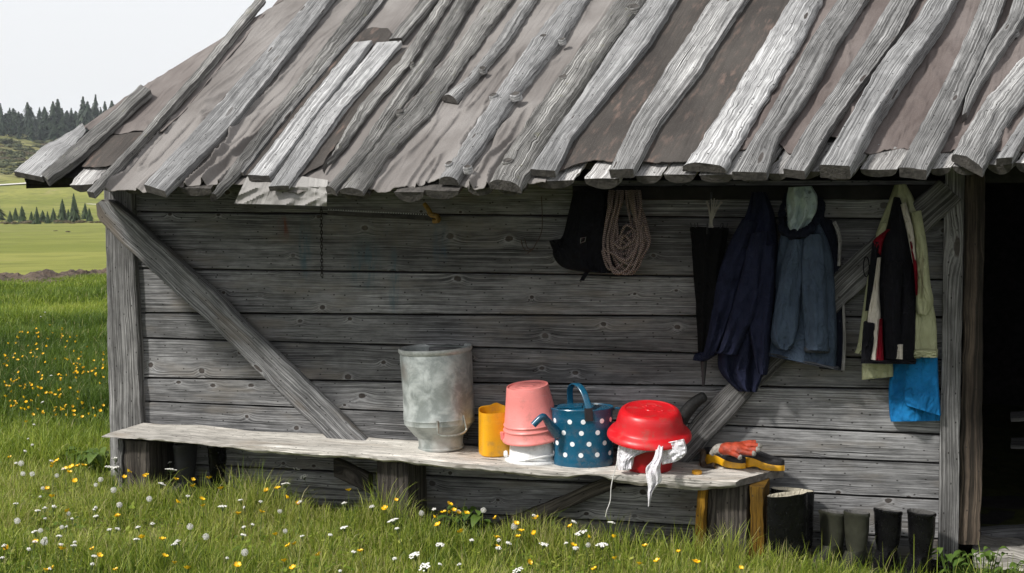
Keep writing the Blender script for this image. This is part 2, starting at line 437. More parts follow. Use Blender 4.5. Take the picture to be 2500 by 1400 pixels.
def sweep(cs, ss, ns, prof, u0=None, v0=None, cap=True, capmi=0):
    cs, ss, ns = (np.asarray(q, float) for q in (cs, ss, ns))
    n, m = len(cs), len(prof)
    u0 = rng.uniform(0, 40) if u0 is None else u0
    v0 = rng.uniform(0, 40) if v0 is None else v0
    V = (cs[:, None] + ss[:, None] * prof[None, :, :1] + ns[:, None] * prof[None, :, 1:2]).reshape(-1, 3)
    ul = np.concatenate([[0], np.cumsum(np.linalg.norm(np.diff(cs, axis=0), axis=1))]) + u0
    hw, ht = np.linalg.norm(ss, axis=1).mean(), np.linalg.norm(ns, axis=1).mean()
    pp = np.vstack([prof, prof[:1]]) * [hw, ht]
    pv = np.concatenate([[0], np.cumsum(np.linalg.norm(np.diff(pp, axis=0), axis=1))]) + v0
    F, L = [], []
    for i in range(n - 1):
        for j in range(m):
            k = (j + 1) % m
            F.append((i * m + j, i * m + k, (i + 1) * m + k, (i + 1) * m + j))
            L += [(ul[i], pv[j]), (ul[i], pv[j + 1]), (ul[i + 1], pv[j + 1]), (ul[i + 1], pv[j])]
    mi = [0] * len(F)
    if cap:
        for e, i in ((0, 0), (1, n - 1)):
            idx = [i * m + j for j in range(m)]
            F.append(tuple(idx[::-1]) if e == 0 else tuple(idx))
            q = prof[::-1] if e == 0 else prof
            L += [(u0 + c[0] * hw * 0.15, v0 + c[1] * ht * 3) for c in q]
            mi.append(capmi)
    # orientation
    return V, F, L, mi

def orient(V, F, L):
    return V, F, L

def fix_normals(o):
    bm = bmesh.new()
    bm.from_mesh(o.data)
    bmesh.ops.recalc_face_normals(bm, faces=bm.faces)
    bm.to_mesh(o.data)
    bm.free()
    return o

def poly(pts, t):                             # point at fraction t (array) of a polyline, by arc length
    pts = np.asarray(pts, float)
    l = np.concatenate([[0], np.cumsum(np.linalg.norm(np.diff(pts, axis=0), axis=1))])
    l /= l[-1]
    return np.stack([np.interp(t, l, pts[:, k]) for k in range(pts.shape[1])], 1)

def cat(pts, t):                              # smooth version (Catmull-Rom)
    pts = np.asarray(pts, float)
    l = np.concatenate([[0], np.cumsum(np.linalg.norm(np.diff(pts, axis=0), axis=1))])
    l /= l[-1]
    out = []
    for q in np.atleast_1d(t):
        i = int(np.clip(np.searchsorted(l, q, side='right') - 1, 0, len(pts) - 2))
        f = (q - l[i]) / max(1e-9, l[i + 1] - l[i])
        p0, p1, p2, p3 = pts[max(i - 1, 0)], pts[i], pts[i + 1], pts[min(i + 2, len(pts) - 1)]
        out.append(0.5 * ((2 * p1) + (-p0 + p2) * f + (2 * p0 - 5 * p1 + 4 * p2 - p3) * f * f + (-p0 + 3 * p1 - 3 * p2 + p3) * f ** 3))
    return np.array(out)

def jitter(V, amp, f, seed=0.0):
    V = np.asarray(V, float)
    d = np.stack([fbm(V[:, 0] * f + seed + 11 * k, V[:, 1] * f + 5 * k, V[:, 2] * f - 7 * k, 3) for k in range(3)], 1)
    return V + d * amp

def tube(pts, r, n=8, closed=False, cap=True):
    pts = np.asarray(pts, float)
    N = len(pts)
    r = np.broadcast_to(np.asarray(r, float), (N,))
    if closed: tg = np.roll(pts, -1, 0) - np.roll(pts, 1, 0)
    else: tg = np.gradient(pts, axis=0)
    tg /= np.linalg.norm(tg, axis=1)[:, None] + 1e-12
    a = np.array([0, 0, 1.0]) if abs(tg[0][2]) < 0.9 else np.array([1.0, 0, 0])
    V = []
    nrm = np.cross(tg[0], a); nrm /= np.linalg.norm(nrm)
    al = np.linspace(0, 2 * math.pi, n, endpoint=False)
    for i in range(N):
        nrm = nrm - tg[i] * (nrm @ tg[i]); nrm /= np.linalg.norm(nrm) + 1e-12
        bn = np.cross(tg[i], nrm)
        V += [pts[i] + r[i] * (math.cos(t) * nrm + math.sin(t) * bn) for t in al]
    F, L = [], []
    ul = np.concatenate([[0], np.cumsum(np.linalg.norm(np.diff(pts, axis=0), axis=1))])
    for i in range(N if closed else N - 1):
        i2 = (i + 1) % N
        for j in range(n):
            k = (j + 1) % n
            F.append((i * n + j, i * n + k, i2 * n + k, i2 * n + j))
            ua, ub = ul[i], ul[i2] if i2 > i else ul[i] + 0.01
            L += [(ua, j / n), (ua, (j + 1) / n), (ub, (j + 1) / n), (ub, j / n)]
    if cap and not closed:
        F.append(tuple(range(n))[::-1]); L += [(0, 0)] * n
        F.append(tuple(range((N - 1) * n, N * n))); L += [(0, 0)] * n
    return np.array(V), F, L

def lathe(prof, n=48, sx=1.0, sy=1.0, cap0=False, cap1=False):
    V, F, L = [], [], []
    al = np.linspace(0, 2 * math.pi, n, endpoint=False)
    for r, z in prof:
        V += [(r * sx * math.sin(t), -r * sy * math.cos(t), z) for t in al]   # angle 0 faces -y
    for i in range(len(prof) - 1):
        for j in range(n):
            k = (j + 1) % n
            F.append((i * n + j, i * n + k, (i + 1) * n + k, (i + 1) * n + j))
            L += [(j / n, prof[i][1]), ((j + 1) / n, prof[i][1]), ((j + 1) / n, prof[i + 1][1]), (j / n, prof[i + 1][1])]
    if cap0: F.append(tuple(range(n))[::-1]); L += [(0, 0)] * n
    if cap1: F.append(tuple(range((len(prof) - 1) * n, len(prof) * n))); L += [(0, 0)] * n
    return np.array(V, float), F, L

def xf(V, loc, rx=0.0, ry=0.0, rz=0.0):       # rotate (degrees) then move
    Mx = (Matrix.Rotation(R_(rz), 3, 'Z') @ Matrix.Rotation(R_(rx), 3, 'X') @ Matrix.Rotation(R_(ry), 3, 'Y'))
    return np.asarray(V) @ np.array(Mx).T + np.asarray(loc)

def beam(P0, P1, side, nrm, hw, ht, n=30, prof=None, amp=0.0, wob=0.0, seed=0.0, taper=None):
    t = np.linspace(0, 1, n)[:, None]
    cs = np.asarray(P0) * (1 - t) + np.asarray(P1) * t
    k = np.ones(n) if taper is None else np.interp(t[:, 0], np.linspace(0, 1, len(taper)), taper)
    if wob: k = k * (1 + wob * fbm(t[:, 0] * 5 + seed, np.full(n, seed)))
    ss = np.asarray(side)[None] * hw * k[:, None]
    ns = np.repeat(np.asarray(nrm)[None] * ht, n, 0)
    V, F, L, mi = sweep(cs, ss, ns, RECT() if prof is None else prof)
    if amp: V = jitter(V, amp, 14.0, seed)
    return V, F, L, mi

X, Y, Z = np.eye(3)

# ================================================================== GROUND AND HILLS
QD = np.array([-0.588, 0.809])               # the way the valley falls and the far slope climbs
PD = np.array([0.809, 0.588])
S_TAB = [(-60, None, 0.6), (-8, None, 0.1), (6, None, 0.0), (14, None, 0.0), (23, 694, 0), (27, 657, 0), (60, 598, 0), (150, 562, 0), (250, 545, 0), (330, 500, 0), (400, 466, 0), (520, 385, 0), (620, 325, 0), (700, 300, 0), (780, 291, 0), (900, 296, 0), (1200, 330, 0)]
_st = np.array([r[0] for r in S_TAB], float)
_zt = np.array([r[2] if r[1] is None else CAM[2] - (r[1] - 390) * 0.95 * r[0] / FPX for r in S_TAB])
def terr(x, y):
    x = np.asarray(x, float); y = np.asarray(y, float)
    s = (x - CAM[0]) * QD[0] + (y - CAM[1]) * QD[1]
    p = (x - CAM[0]) * PD[0] + (y - CAM[1]) * PD[1]
    z = np.interp(s, _st, _zt)
    k = np.clip((s - 28) / 300, 0, 1)
    z = z + k * (0.35 + 2.6 * np.clip((s - 330) / 100, 0, 1)) * fbm(s / 70, p / 70, 0.0, 3) + np.clip((s - 350) / 300, 0, 1) * 5.0 * fbm(s / 160 + 5, p / 110, 0.0, 3)
    z = z + np.clip((s - 26) / 10, 0, 1) * np.clip((70 - s) / 40, 0, 1) * 0.05 * fbm(s / 3, p / 3, 0, 2)
    near = ground_z(x, y) + 0.012 * fbm(x * 2.2, y * 2.2, 0, 3)
    w = np.clip((14 - np.hypot(x, y)) / 6, 0, 1)
    return z * (1 - w) + near * w

def ground_mat():
    m, nt, pb = mat("meadow ground")
    b = B(nt)
    P = b.n('ShaderNodeNewGeometry').outputs['Position']
    sp = b.n('ShaderNodeSeparateXYZ', {0: P})
    s = b.m('ADD', b.m('MULTIPLY', b.m('SUBTRACT', sp.outputs[0], float(CAM[0])), float(QD[0])), b.m('MULTIPLY', b.m('SUBTRACT', sp.outputs[1], float(CAM[1])), float(QD[1])))
    n1 = b.noise(P, 0.035, 5.0, 0.6)
    n2 = b.noise(P, 0.6, 5.0, 0.65)
    n3 = b.noise(P, 9.0, 4.0, 0.7)
    soil = b.mix(b.ss(n3, 0.35, 0.65), (0.035, 0.045, 0.012), (0.07, 0.075, 0.025))
    past = b.mix(b.ss(n1, 0.35, 0.62), (0.155, 0.175, 0.035), (0.25, 0.25, 0.065))
    past = b.mix(b.ss(n2, 0.42, 0.7, 0, 0.65), past, (0.11, 0.13, 0.03))
    past = b.mix(b.ss(b.noise(P, 0.16, 6.0, 0.7), 0.5, 0.66, 0, 0.6), past, (0.105, 0.115, 0.035))
    past = b.mix(b.ss(b.noise(P, 0.09, 6.0, 0.7, 1.0), 0.56, 0.66, 0, 0.5), past, (0.27, 0.23, 0.11))
    past = b.mix(b.ss(n3, 0.62, 0.75, 0, 0.6), past, (0.34, 0.33, 0.12))
    hill = b.mix(b.ss(b.noise(P, 0.06, 5.0, 0.65), 0.42, 0.58), (0.13, 0.14, 0.045), (0.25, 0.235, 0.09))
    hill = b.mix(b.ss(b.noise(P, 0.16, 5.0, 0.7), 0.47, 0.60, 0, 0.85), hill, (0.07, 0.065, 0.03))
    rock = b.noise(P, 0.11, 4.0, 0.7)
    c = b.mix(b.ss(s, 20, 26), soil, past)
    c = b.mix(b.ss(s, 390, 440), c, hill)
    c = b.mix(b.m('MULTIPLY', b.ss(rock, 0.64, 0.70), b.ss(s, 200, 250, 0, 0.7)), c, (0.45, 0.43, 0.40))
    nt.links.new(c, pb.inputs['Base Color'])
    pb.inputs['Roughness'].default_value = 0.95
    pb.inputs['Specular IOR Level'].default_value = 0.1
    nt.links.new(b.bump(n3, 0.03, 0.6), pb.inputs['Normal'])
    return m

sa = np.concatenate([np.linspace(-60, -8, 12), np.linspace(-7, 16, 116), np.linspace(16.5, 60, 60), np.geomspace(62, 1300, 130)])
pa = np.concatenate([-np.geomspace(420, 9, 46), np.linspace(-8.6, 10, 94), np.geomspace(10.4, 500, 46)])
SS, PP = np.meshgrid(sa, pa, indexing='ij')
GX, GY = CAM[0] + SS * QD[0] + PP * PD[0], CAM[1] + SS * QD[1] + PP * PD[1]
GZ = terr(GX, GY)
nS, nP = SS.shape
gi = np.arange(nS * nP).reshape(nS, nP)
gf = np.stack([gi[:-1, :-1], gi[1:, :-1], gi[1:, 1:], gi[:-1, 1:]], -1).reshape(-1, 4)
ground = mesh("ground", np.stack([GX, GY, GZ], -1).reshape(-1, 3), gf, ground_mat(), base=(0, 0, 0))
ground['kind'] = 'structure'

def sp2xy(s, p): return CAM[0] + s * QD[0] + p * PD[0], CAM[1] + s * QD[1] + p * PD[1]
def on_ground(px, s):                         # the point at valley distance s under photo column px
    r = ray(px, 600)
    k = s / (r[0] * QD[0] + r[1] * QD[1])
    x, y = CAM[0] + r[0] * k, CAM[1] + r[1] * k
    return np.array([x, y, float(terr(x, y))])

def strip(name, smin, smax, p0, p1, ns, npp, lift, rough, f, m, edge=0.0):
    s_, p_ = np.meshgrid(np.linspace(0, 1, ns), np.linspace(p0, p1, npp), indexing='ij')
    lo = smin + edge * fbm(p_[0] * 0.5, np.zeros(npp), 0, 3); hi = smax + edge * fbm(p_[0] * 0.5 + 9, np.zeros(npp), 0, 3)
    sv = lo[None] + (hi - lo)[None] * s_
    x, y = sp2xy(sv, p_)
    prof = np.sin(np.pi * np.clip(s_, 0, 1)) ** 0.5
    z = terr(x, y) + lift + prof * rough * (0.6 + fbm(x * f, y * f, 0, 4))
    ii = np.arange(ns * npp).reshape(ns, npp)
    ff = np.stack([ii[:-1, :-1], ii[1:, :-1], ii[1:, 1:], ii[:-1, 1:]], -1).reshape(-1, 4)
    o = mesh(name, np.stack([x, y, z], -1).reshape(-1, 3), ff, m)
    o['kind'] = 'structure'
    return o
m_dirt = plain("turned brown soil", (0.115, 0.082, 0.06), 0.95, 0.3, 3.0, bump=0.08, bscale=9)
strip("dirt_strip", 23.6, 26.6, -14, 6, 60, 420, 0.01, 0.09, 5.5, m_dirt, 1.3)
strip("gravel_road", 403, 405.5, -120, 90, 3, 80, 0.35, 0.0, 1.0, plain("pale gravel", (0.62, 0.60, 0.56), 0.9, 0.1, 1.0))

# ================================================================== THE HUT
hut = thing("wooden_hut", "grey weathered plank hut with a low felt and batten roof and a dark open doorway", "hut", (0, 0, -0.1))
HX0, HX1, DEP = W(262, 1000, 0)[0], 4.9, 5.0
# --- front wall boards
lines345 = [440, 518, 656, 765, 826, 924, 980, 1054, 1130, 1212, 1300]
lines2290 = [438, 536, 684, 776, 880, 952, 1062, 1132, 1221, 1318, 1420]
XL, XR = W(330, 900)[0], W(2315, 900)[0]
z345 = [W(345, y)[2] for y in lines345]; z2290 = [W(2290, y)[2] for y in lines2290]
xa, xb = W(345, 800)[0], W(2290, 800)[0]
def zl(i, x): return z345[i] + (z2290[i] - z345[i]) * (x - xa) / (xb - xa)
wall = MB()
n = 110
for i in range(len(lines345) - 1):
    xs = np.linspace(XL, XR, n)
    top, bot = np.array([zl(i, x) for x in xs]), np.array([zl(i + 1, x) for x in xs])
    gap = 0.0038
    top = top - gap - 0.0025 * np.abs(fbm(xs * 3, np.full(n, i * 7.0))); bot = bot + gap + 0.0025 * np.abs(fbm(xs * 3, np.full(n, i * 7.0 + 3)))
    yo = rng.uniform(0.0, 0.007)
    cs = np.stack([xs, np.full(n, 0.02 + yo) + 0.0015 * fbm(xs * 2, np.full(n, i * 3.0)), (top + bot) / 2], 1)
    ss = np.stack([np.zeros(n), np.full(n, rng.uniform(-0.004, 0.004)), (top - bot) / 2], 1)
    ns = np.repeat([[0, -0.02, 0]], n, 0)
    wall.add(*sweep(cs, ss, ns, RECT(0.03, 0.3)))
wall.build("front_wall", M['wall'], hut)
def boxm(lo, hi, mb=None):
    lo, hi = np.asarray(lo, float), np.asarray(hi, float)
    c = (lo + hi) / 2; h = (hi - lo) / 2
    ax = int(np.argmax(h))
    d = np.zeros(3); d[ax] = h[ax]
    o = [k for k in range(3) if k != ax]
    s_, n_ = np.zeros(3), np.zeros(3)
    s_[o[0]] = 1; n_[o[1]] = 1
    return beam(c - d, c + d, s_, n_, h[o[0]], h[o[1]], n=6)
# --- dark backing, side and back walls, floor
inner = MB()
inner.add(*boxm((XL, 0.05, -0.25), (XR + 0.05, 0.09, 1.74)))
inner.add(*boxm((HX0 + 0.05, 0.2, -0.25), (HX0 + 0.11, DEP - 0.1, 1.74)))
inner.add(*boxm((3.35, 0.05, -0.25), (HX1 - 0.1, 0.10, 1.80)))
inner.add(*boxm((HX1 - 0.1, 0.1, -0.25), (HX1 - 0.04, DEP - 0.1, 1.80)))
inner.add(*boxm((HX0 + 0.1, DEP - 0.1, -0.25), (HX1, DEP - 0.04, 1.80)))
inner.build("inner_lining", M['soot_shade'], hut)
side = MB()
for (x0, y0, x1, y1, nx, ny) in ((HX0, DEP, HX0, 0.12, -1, 0), (HX1, 0.1, HX1, DEP, 1, 0), (HX1, DEP, HX0, DEP, 0, 1)):
    for i in range(9):
        z0 = -0.3 + i * 0.232
        P0, P1 = np.array([x0, y0, z0 + 0.114]), np.array([x1, y1, z0 + 0.114])
        side.add(*beam(P0, P1, Z, np.array([nx, ny, 0.0]), 0.113, 0.02, n=20, prof=RECT(0.03, 0.3)))
side.build("side_wall", M['wall'], hut)
rw = MB()
for i in range(9):
    z0 = -0.3 + i * 0.232
    rw.add(*beam((3.42, 0.02, z0 + 0.114), (HX1 - 0.02, 0.02, z0 + 0.114), Z, -Y, 0.113, 0.02, n=20, prof=RECT(0.03, 0.3)))
rw.build("front_wall", M['wall'], hut)
fl = MB()
for i in range(12):
    yy = 0.12 + i * 0.4
    fl.add(*beam((HX0 + 0.12, yy + 0.2, -0.10), (HX1 - 0.1, yy + 0.2, -0.10), Y, Z, 0.197, 0.02, n=8))
fl.build("floor_boards", M['soot_shade'], hut)
# --- posts
def post(name, L, Rr, yf, yb, m, parent=hut, n=40, amp=0.003, seed=1.0):
    t = np.linspace(0, 1, n)
    l = poly([W(*q, yf) for q in L], t); r = poly([W(*q, yf) for q in Rr], t)
    cs = (l + r) / 2; ss = (r - l) / 2
    ss[:, 2] = 0; 
    cs[:, 1] = (yf + yb) / 2
    ss *= (1 + 0.03 * fbm(t * 6 + seed, np.full(n, seed)))[:, None]
    ns = np.repeat([[0, (yf - yb) / 2, 0]], n, 0)
    V, F, Lv, mi = sweep(cs, ss, ns, RECT(0.06, 0.08))
    return MB().add(jitter(V, amp, 12, seed), F, Lv, mi).build(name, m, parent)
post("corner_post", [(250, 395), (255, 540), (268, 1140), (274, 1300)], [(318, 395), (322, 540), (346, 1040), (352, 1300)], -0.045, 0.13, M['post'])
post("door_post", [(2309, 380), (2304, 560), (2292, 1200), (2288, 1420)], [(2354, 380), (2352, 560), (2341, 1200), (2336, 1420)], -0.05, 0.10, M['post'], seed=4.0)
post("door_jamb", [(2354, 380), (2353, 560), (2342, 1200), (2339, 1330)], [(2404, 380), (2402, 560), (2395, 1200), (2391, 1330)], -0.015, 0.16, M['jamb'], seed=8.0, amp=0.006)
pr = MB().add(*boxm((3.30, -0.05, -0.25), (3.43, 0.10, 1.86))).build("door_post", M['post'], hut)
# door header under the roof
MB().add(*boxm((2.2, 0.0, 1.80), (3.5, 0.09, 1.90))).build("door_lintel", M['soot_shade'], hut)
kr_ = -EAVE_Y / math.cos(ROOF_T)
def under(x, back=0.0):
    return float(RP((x - EL[0]) / RA[0], kr_ + back, -0.05)[2])
_rs = rng.bit_generator.state
MB().add(*boxm((HX0 + 0.05, 0.035, 1.7), (HX0 + 0.62, 0.105, 1.98))).build("wall_plate", M['soot_shade'], hut)
rng.bit_generator.state = _rs
for x0_, x1_ in ((HX0 + 0.6, 2.42), (2.2, 3.5), (3.35, HX1 - 0.02)):
    pa_, pb__ = np.array([x0_, 0.07, under(x0_) - 0.16]), np.array([x1_, 0.07, under(x1_) - 0.16])
    MB().add(*beam(pa_, pb__, Z, -Y, 0.19, 0.035, n=6)).build("wall_plate", M['soot_shade'], hut)
MB().add(*boxm((HX0 + 0.06, 0.35, 1.7), (HX0 + 0.10, DEP - 0.4, 1.90))).build("wall_plate", M['soot_shade'], hut)
MB().add(*boxm((HX0 + 0.8, DEP - 0.12, 1.7), (HX1, DEP - 0.07, 1.98))).build("wall_plate", M['soot_shade'], hut)
MB().add(*boxm((HX1 - 0.09, 0.1, 1.7), (HX1 - 0.05, DEP - 0.1, 3.2))).build("wall_plate", M['soot_shade'], hut)
# sill and threshold
A0, A1 = W(2393, 1300, 0.10), W(2640, 1215, 0.55)
A1 = A0 + (A1 - A0)
dirv = np.array([0.75, 0.40, 0.0]); dirv /= np.linalg.norm(dirv)
q0 = G(2385, 1312, -0.03)
MB().add(*beam(q0, q0 + dirv * 1.05 + [0, 0, 0.02], np.cross(dirv, Z), Z, 0.045, 0.042, n=14, amp=0.003)).build("threshold_beam", M['brace'], hut)
st0 = G(2376, 1338, -0.03) + [0, -0.16, 0]

V, F, L, mi = beam(st0 + [0.0, 0.13, -0.02], st0 + [1.05, 0.13, -0.02], Y, Z, 0.17, 0.05, n=40, amp=0.012, wob=0.1, seed=3)
doorstep = MB().add(V, F, L, mi).build("doorstep", M['step'])
tag(doorstep, "pale worn doorstep slab lying in front of the dark doorway", "doorstep")

# --- braces
def brace(name, T, Bt, yf, th, m, seed, wob=0.06):
    n = 60
    t = np.linspace(0, 1, n)
    a = poly([W(*q, yf) for q in T], t); c = poly([W(*q, yf) for q in Bt], t)
    cs = (a + c) / 2; ss = (a - c) / 2
    ss = ss * (1 + wob * fbm(t * 9 + seed, np.full(n, seed)))[:, None]
    cs[:, 1] += th
    ns = np.repeat([[0, -th, 0]], n, 0)
    V, F, L, mi = sweep(cs, ss, ns, RECT(0.10, 0.25))
    return MB().add(jitter(V, 0.004, 10, seed), F, L, mi).build(name, m, hut)
brace("diagonal_brace", [(250, 487), (268, 489), (318, 530), (520, 715), (700, 890), (905, 1092)], [(234, 498), (236, 535), (300, 600), (510, 792), (660, 940), (830, 1102)], -0.115, 0.033, M['brace'], 2.0)
M['brace_shaded'] = wood('shaded brace wood', (0.05, 0.049, 0.048), (0.20, 0.197, 0.195), freq=110, ku=2.0, kv=6, knot_gate=0.35, crack=0.5, bump=0.005, stain=0.5, wave=0.02)  # darker copy of the brace wood, eave shadow put into its colour
brace("diagonal_brace", [(2290, 440), (2180, 535), (2050, 655), (1776, 938), (1560, 1165)], [(2348, 487), (2240, 590), (2075, 735), (1838, 962), (1640, 1178)], -0.085, 0.04, M['brace_shaded'], 5.0)

# --- roof deck
a0, a1, bt = -0.66, 7.2, 3.45
hipA = [(Rab(40, 440)), (Rab(205, 313)), (Rab(350, 215)), (Rab(700, 0))]
hb = np.array([q[1] for q in hipA]); ha = np.array([q[0] for q in hipA])
hs_ = (ha[3] - ha[1]) / (hb[3] - hb[1])
hb = np.concatenate([[-0.15], hb, [bt + 0.1]]); ha = np.concatenate([[ha[0] - 0.03], ha, [ha[3] + hs_ * (bt + 0.1 - hb[-2])]])
def hip(b): return np.interp(b, hb, ha)
def deck():
    mb = MB()
    bs = np.linspace(0.15, bt, 24)
    V, F, L = [], [], []
    n = len(bs)
    for h in (-0.012, -0.045):
        for b_ in bs:
            V += [RP(hip(b_) + 0.02, b_, h), RP(a1, b_, h)]
    for i in range(n - 1):
        F += [(2 * i, 2 * i + 1, 2 * i + 3, 2 * i + 2), (2 * n + 2 * i, 2 * n + 2 * i + 2, 2 * n + 2 * i + 3, 2 * n + 2 * i + 1)]
        F += [(2 * i, 2 * i + 2, 2 * n + 2 * i + 2, 2 * n + 2 * i), (2 * i + 1, 2 * n + 2 * i + 1, 2 * n + 2 * i + 3, 2 * i + 3)]
    F += [(0, 2 * n, 2 * n + 1, 1), (2 * n - 2, 2 * n - 1, 4 * n - 1, 4 * n - 2)]
    return mb.add(V, F)
# far slope and hip end close the roof behind the ridge
rt_ = RP(float(hip(bt)), bt, -0.012); rr_ = RP(a1, bt, -0.012)
bk_y = DEP + 0.45
e0, e1 = RP(float(hip(0.15)), 0.15, -0.012), RP(a1, 0.15, -0.012)
bl, br = np.array([e0[0], bk_y, e0[2]]), np.array([e1[0], bk_y, e1[2]])
d_ = deck()
d_.add([rt_, rr_, br, bl, rt_ - [0, 0, .05], rr_ - [0, 0, .05], br - [0, 0, .05], bl - [0, 0, .05]], [(0, 3, 2, 1), (4, 5, 6, 7), (0, 1, 5, 4), (1, 2, 6, 5), (2, 3, 7, 6), (3, 0, 4, 7)])
i_ = np.array([0.03, 0, 0])
d_.add([e0 + i_, rt_ + i_, bl + i_, e0 + i_ - [0, 0, .05], rt_ + i_ - [0, 0, .05], bl + i_ - [0, 0, .05]], [(0, 1, 2), (3, 5, 4), (0, 3, 4, 1), (1, 4, 5, 2), (2, 5, 3, 0)])
roof = d_.build("roof", M['soot_shade'], hut, smooth=False)

# --- roofing felt in sheets
def ab_line(p, q):                            # the line through two photo points as a(b)
    (aa, ba), (ac, bc) = Rab(*p), Rab(*q)
    return lambda b: aa + (ac - aa) * (b - ba) / (bc - ba)
def felt_sheet(left, right, edge, top, m, h, na, nb, amp, skew, seed, label, wl=9.0):
    ea = np.array([Rab(*q) for q in edge])
    u_, v_ = np.meshgrid(np.linspace(0, 1, na), np.linspace(0, 1, nb) ** 1.15, indexing='ij')
    b0 = np.zeros_like(u_)
    A = np.zeros_like(u_); Bq = np.zeros_like(u_)
    for it in range(4):
        Al, Ar = left(Bq), right(Bq)
        A = Al + (Ar - Al) * u_
        b0 = np.interp(A - 0.12 * (Bq - 0) * 0, ea[:, 0], ea[:, 1])
        Bq = b0 + (top - b0) * v_
    s_ = A - skew * Bq
    lat = s_ * wl
    w1 = 1 - np.abs(vnoise(lat + 0.8 * fbm(A * 2 + seed, Bq * 1.5, 0, 2), Bq * 0.7 + seed, seed)) * 2
    w2 = 1 - np.abs(vnoise(lat * 2.3 + 1.2 * fbm(A * 3, Bq * 2 + seed, 0, 2), Bq * 2.2, seed + 9)) * 2
    low = np.clip(1.25 - Bq / 1.5, 0.25, 1.0)
    dead = ((A > ab_line((560, 470), (905, 0))(Bq)) & (A < ab_line((850, 470), (1062, 0))(Bq)) & (seed == 1.0))
    H = h + np.where(dead, 0.1, 1.0) * amp * low * np.maximum(0, 0.75 * np.clip(w1, 0, 1) ** 3 + 0.45 * np.clip(w2, 0, 1) ** 3 - 0.12) + 0.0035 * fbm(A * 6, Bq * 6, seed, 3)
    edge_r = np.clip(1 - v_ / 0.05, 0, 1)
    Bq = Bq + edge_r * 0.012 * fbm(A * 14, np.zeros_like(A) + seed, 0, 3)
    sag = np.clip(-Bq - 0.02, 0, 1)
    Pn = EL + A[..., None] * RA + Bq[..., None] * RB + H[..., None] * RN
    Pn[..., 2] -= sag * 0.35
    V = Pn.reshape(-1, 3)
    ii = np.arange(na * nb).reshape(na, nb)
    F = np.stack([ii[:-1, :-1], ii[1:, :-1], ii[1:, 1:], ii[:-1, 1:]], -1).reshape(-1, 4)
    # under side
    V2 = V - RN * 0.004
    N0 = len(V)
    Fb = F[:, ::-1] + N0
    rim = np.concatenate([ii[:, 0], ii[-1, 1:], ii[-2::-1, -1], ii[0, -2:0:-1]])
    rn = np.roll(rim, -1)
    Fr = np.stack([rim, rim + N0, rn + N0, rn], 1)
    uvv = np.stack([A - skew * Bq, Bq], -1).reshape(-1, 2)
    uvv = np.vstack([uvv, uvv])
    FF = np.vstack([F, Fb, Fr])
    return mesh("felt_sheet", np.vstack([V, V2]), FF, m, roof, luv=uvv[FF.ravel()] + seed * 3, label=label)
L13 = ab_line((1335, 440), (1640, 0)); L15 = ab_line((1760, 420), (2000, 0))
e_light = [(275, 468), (355, 467), (500, 456), (575, 452), (790, 468), (930, 462), (1070, 452), (1130, 456), (1200, 460), (1350, 442)]
felt_sheet(lambda b: np.maximum(hip(b), np.interp(b, [-.2, 0.1, 0.25, 9], [ab_line((275, 468), (345, 380))(b_) for b_ in (-.2, 0.1)] + [-2, -9]) if False else np.maximum(hip(b), ab_line((262, 468), (560, 120))(b))), L13, e_light, bt, M['felt'], 0.004, 560, 200, 0.058, 0.05, 1.0, "pale grey brown felt with long wrinkles")
felt_sheet(lambda b: L13(b) - 0.04, L15, [(1340, 432), (1450, 402), (1560, 405), (1640, 412), (1740, 402), (1790, 400)], bt, M['felt_dark'], 0.020, 90, 100, 0.006, 0.1, 2.0, "flat charcoal felt sheet", 4.0)
felt_sheet(lambda b: L15(b) - 0.02, lambda b: 0 * b + a1, [(1770, 372), (1860, 372), (1900, 352), (1925, 378), (1975, 366), (2000, 330), (2050, 345), (2120, 380), (2200, 365), (2290, 376), (2330, 375), (2440, 374), (2520, 370), (2700, 360)], bt, M['felt_brown'], 0.004, 360, 170, 0.052, 0.12, 3.0, "brown wrinkled felt with a ragged lower edge", 6.0)
# corner felt left of the first batten
felt_sheet(lambda b: hip(b), lambda b: ab_line((262, 468), (560, 120))(b) + 0.06, [(190, 335), (210, 318), (245, 330), (275, 332), (330, 325), (400, 330)], bt, M['felt_mid'], 0.008, 90, 150, 0.03, 0.0, 4.0, "wrinkled brown felt at the hip", 9.0)
def roof_patch(name, outline, h, m, label, th=0.004, rag=0.0):
    pts = []
    o_ = outline + outline[:1]
    for (p, q) in zip(o_[:-1], o_[1:]):
        k = max(1, int(math.hypot(q[0] - p[0], q[1] - p[1]) / 9))
        for i in range(k):
            pts.append((p[0] + (q[0] - p[0]) * i / k + random.uniform(-rag, rag), p[1] + (q[1] - p[1]) * i / k + random.uniform(-rag, rag)))
    V = [R(*p, h) for p in pts] + [R(*p, h - th) for p in pts]
    n = len(pts)
    F = [tuple(range(n)), tuple(range(n, 2 * n))[::-1]] + [(i, n + i, n + (i + 1) % n, (i + 1) % n) for i in range(n)]
    uv = [Rab(*p) for p in pts] * 2
    L = [uv[i] for f in F for i in f]
    return mesh(name, V, F, m, roof, luv=L, label=label, smooth=False)
roof_patch("felt_patch", [(200, 408), (248, 335), (262, 333), (346, 322), (352, 330), (285, 402), (240, 408)], 0.018, M['felt_dark'], "dark felt patch near the eave corner", rag=1.5)
roof_patch("torn_gap", [(872, 90), (886, 76), (908, 66), (930, 68), (946, 68), (956, 80), (952, 104), (940, 118), (868, 122), (700, 350), (640, 418), (598, 428), (690, 290), (800, 165)], 0.026, M['felt_dark'], "dark torn gap in the felt", th=0.01, rag=1.2)
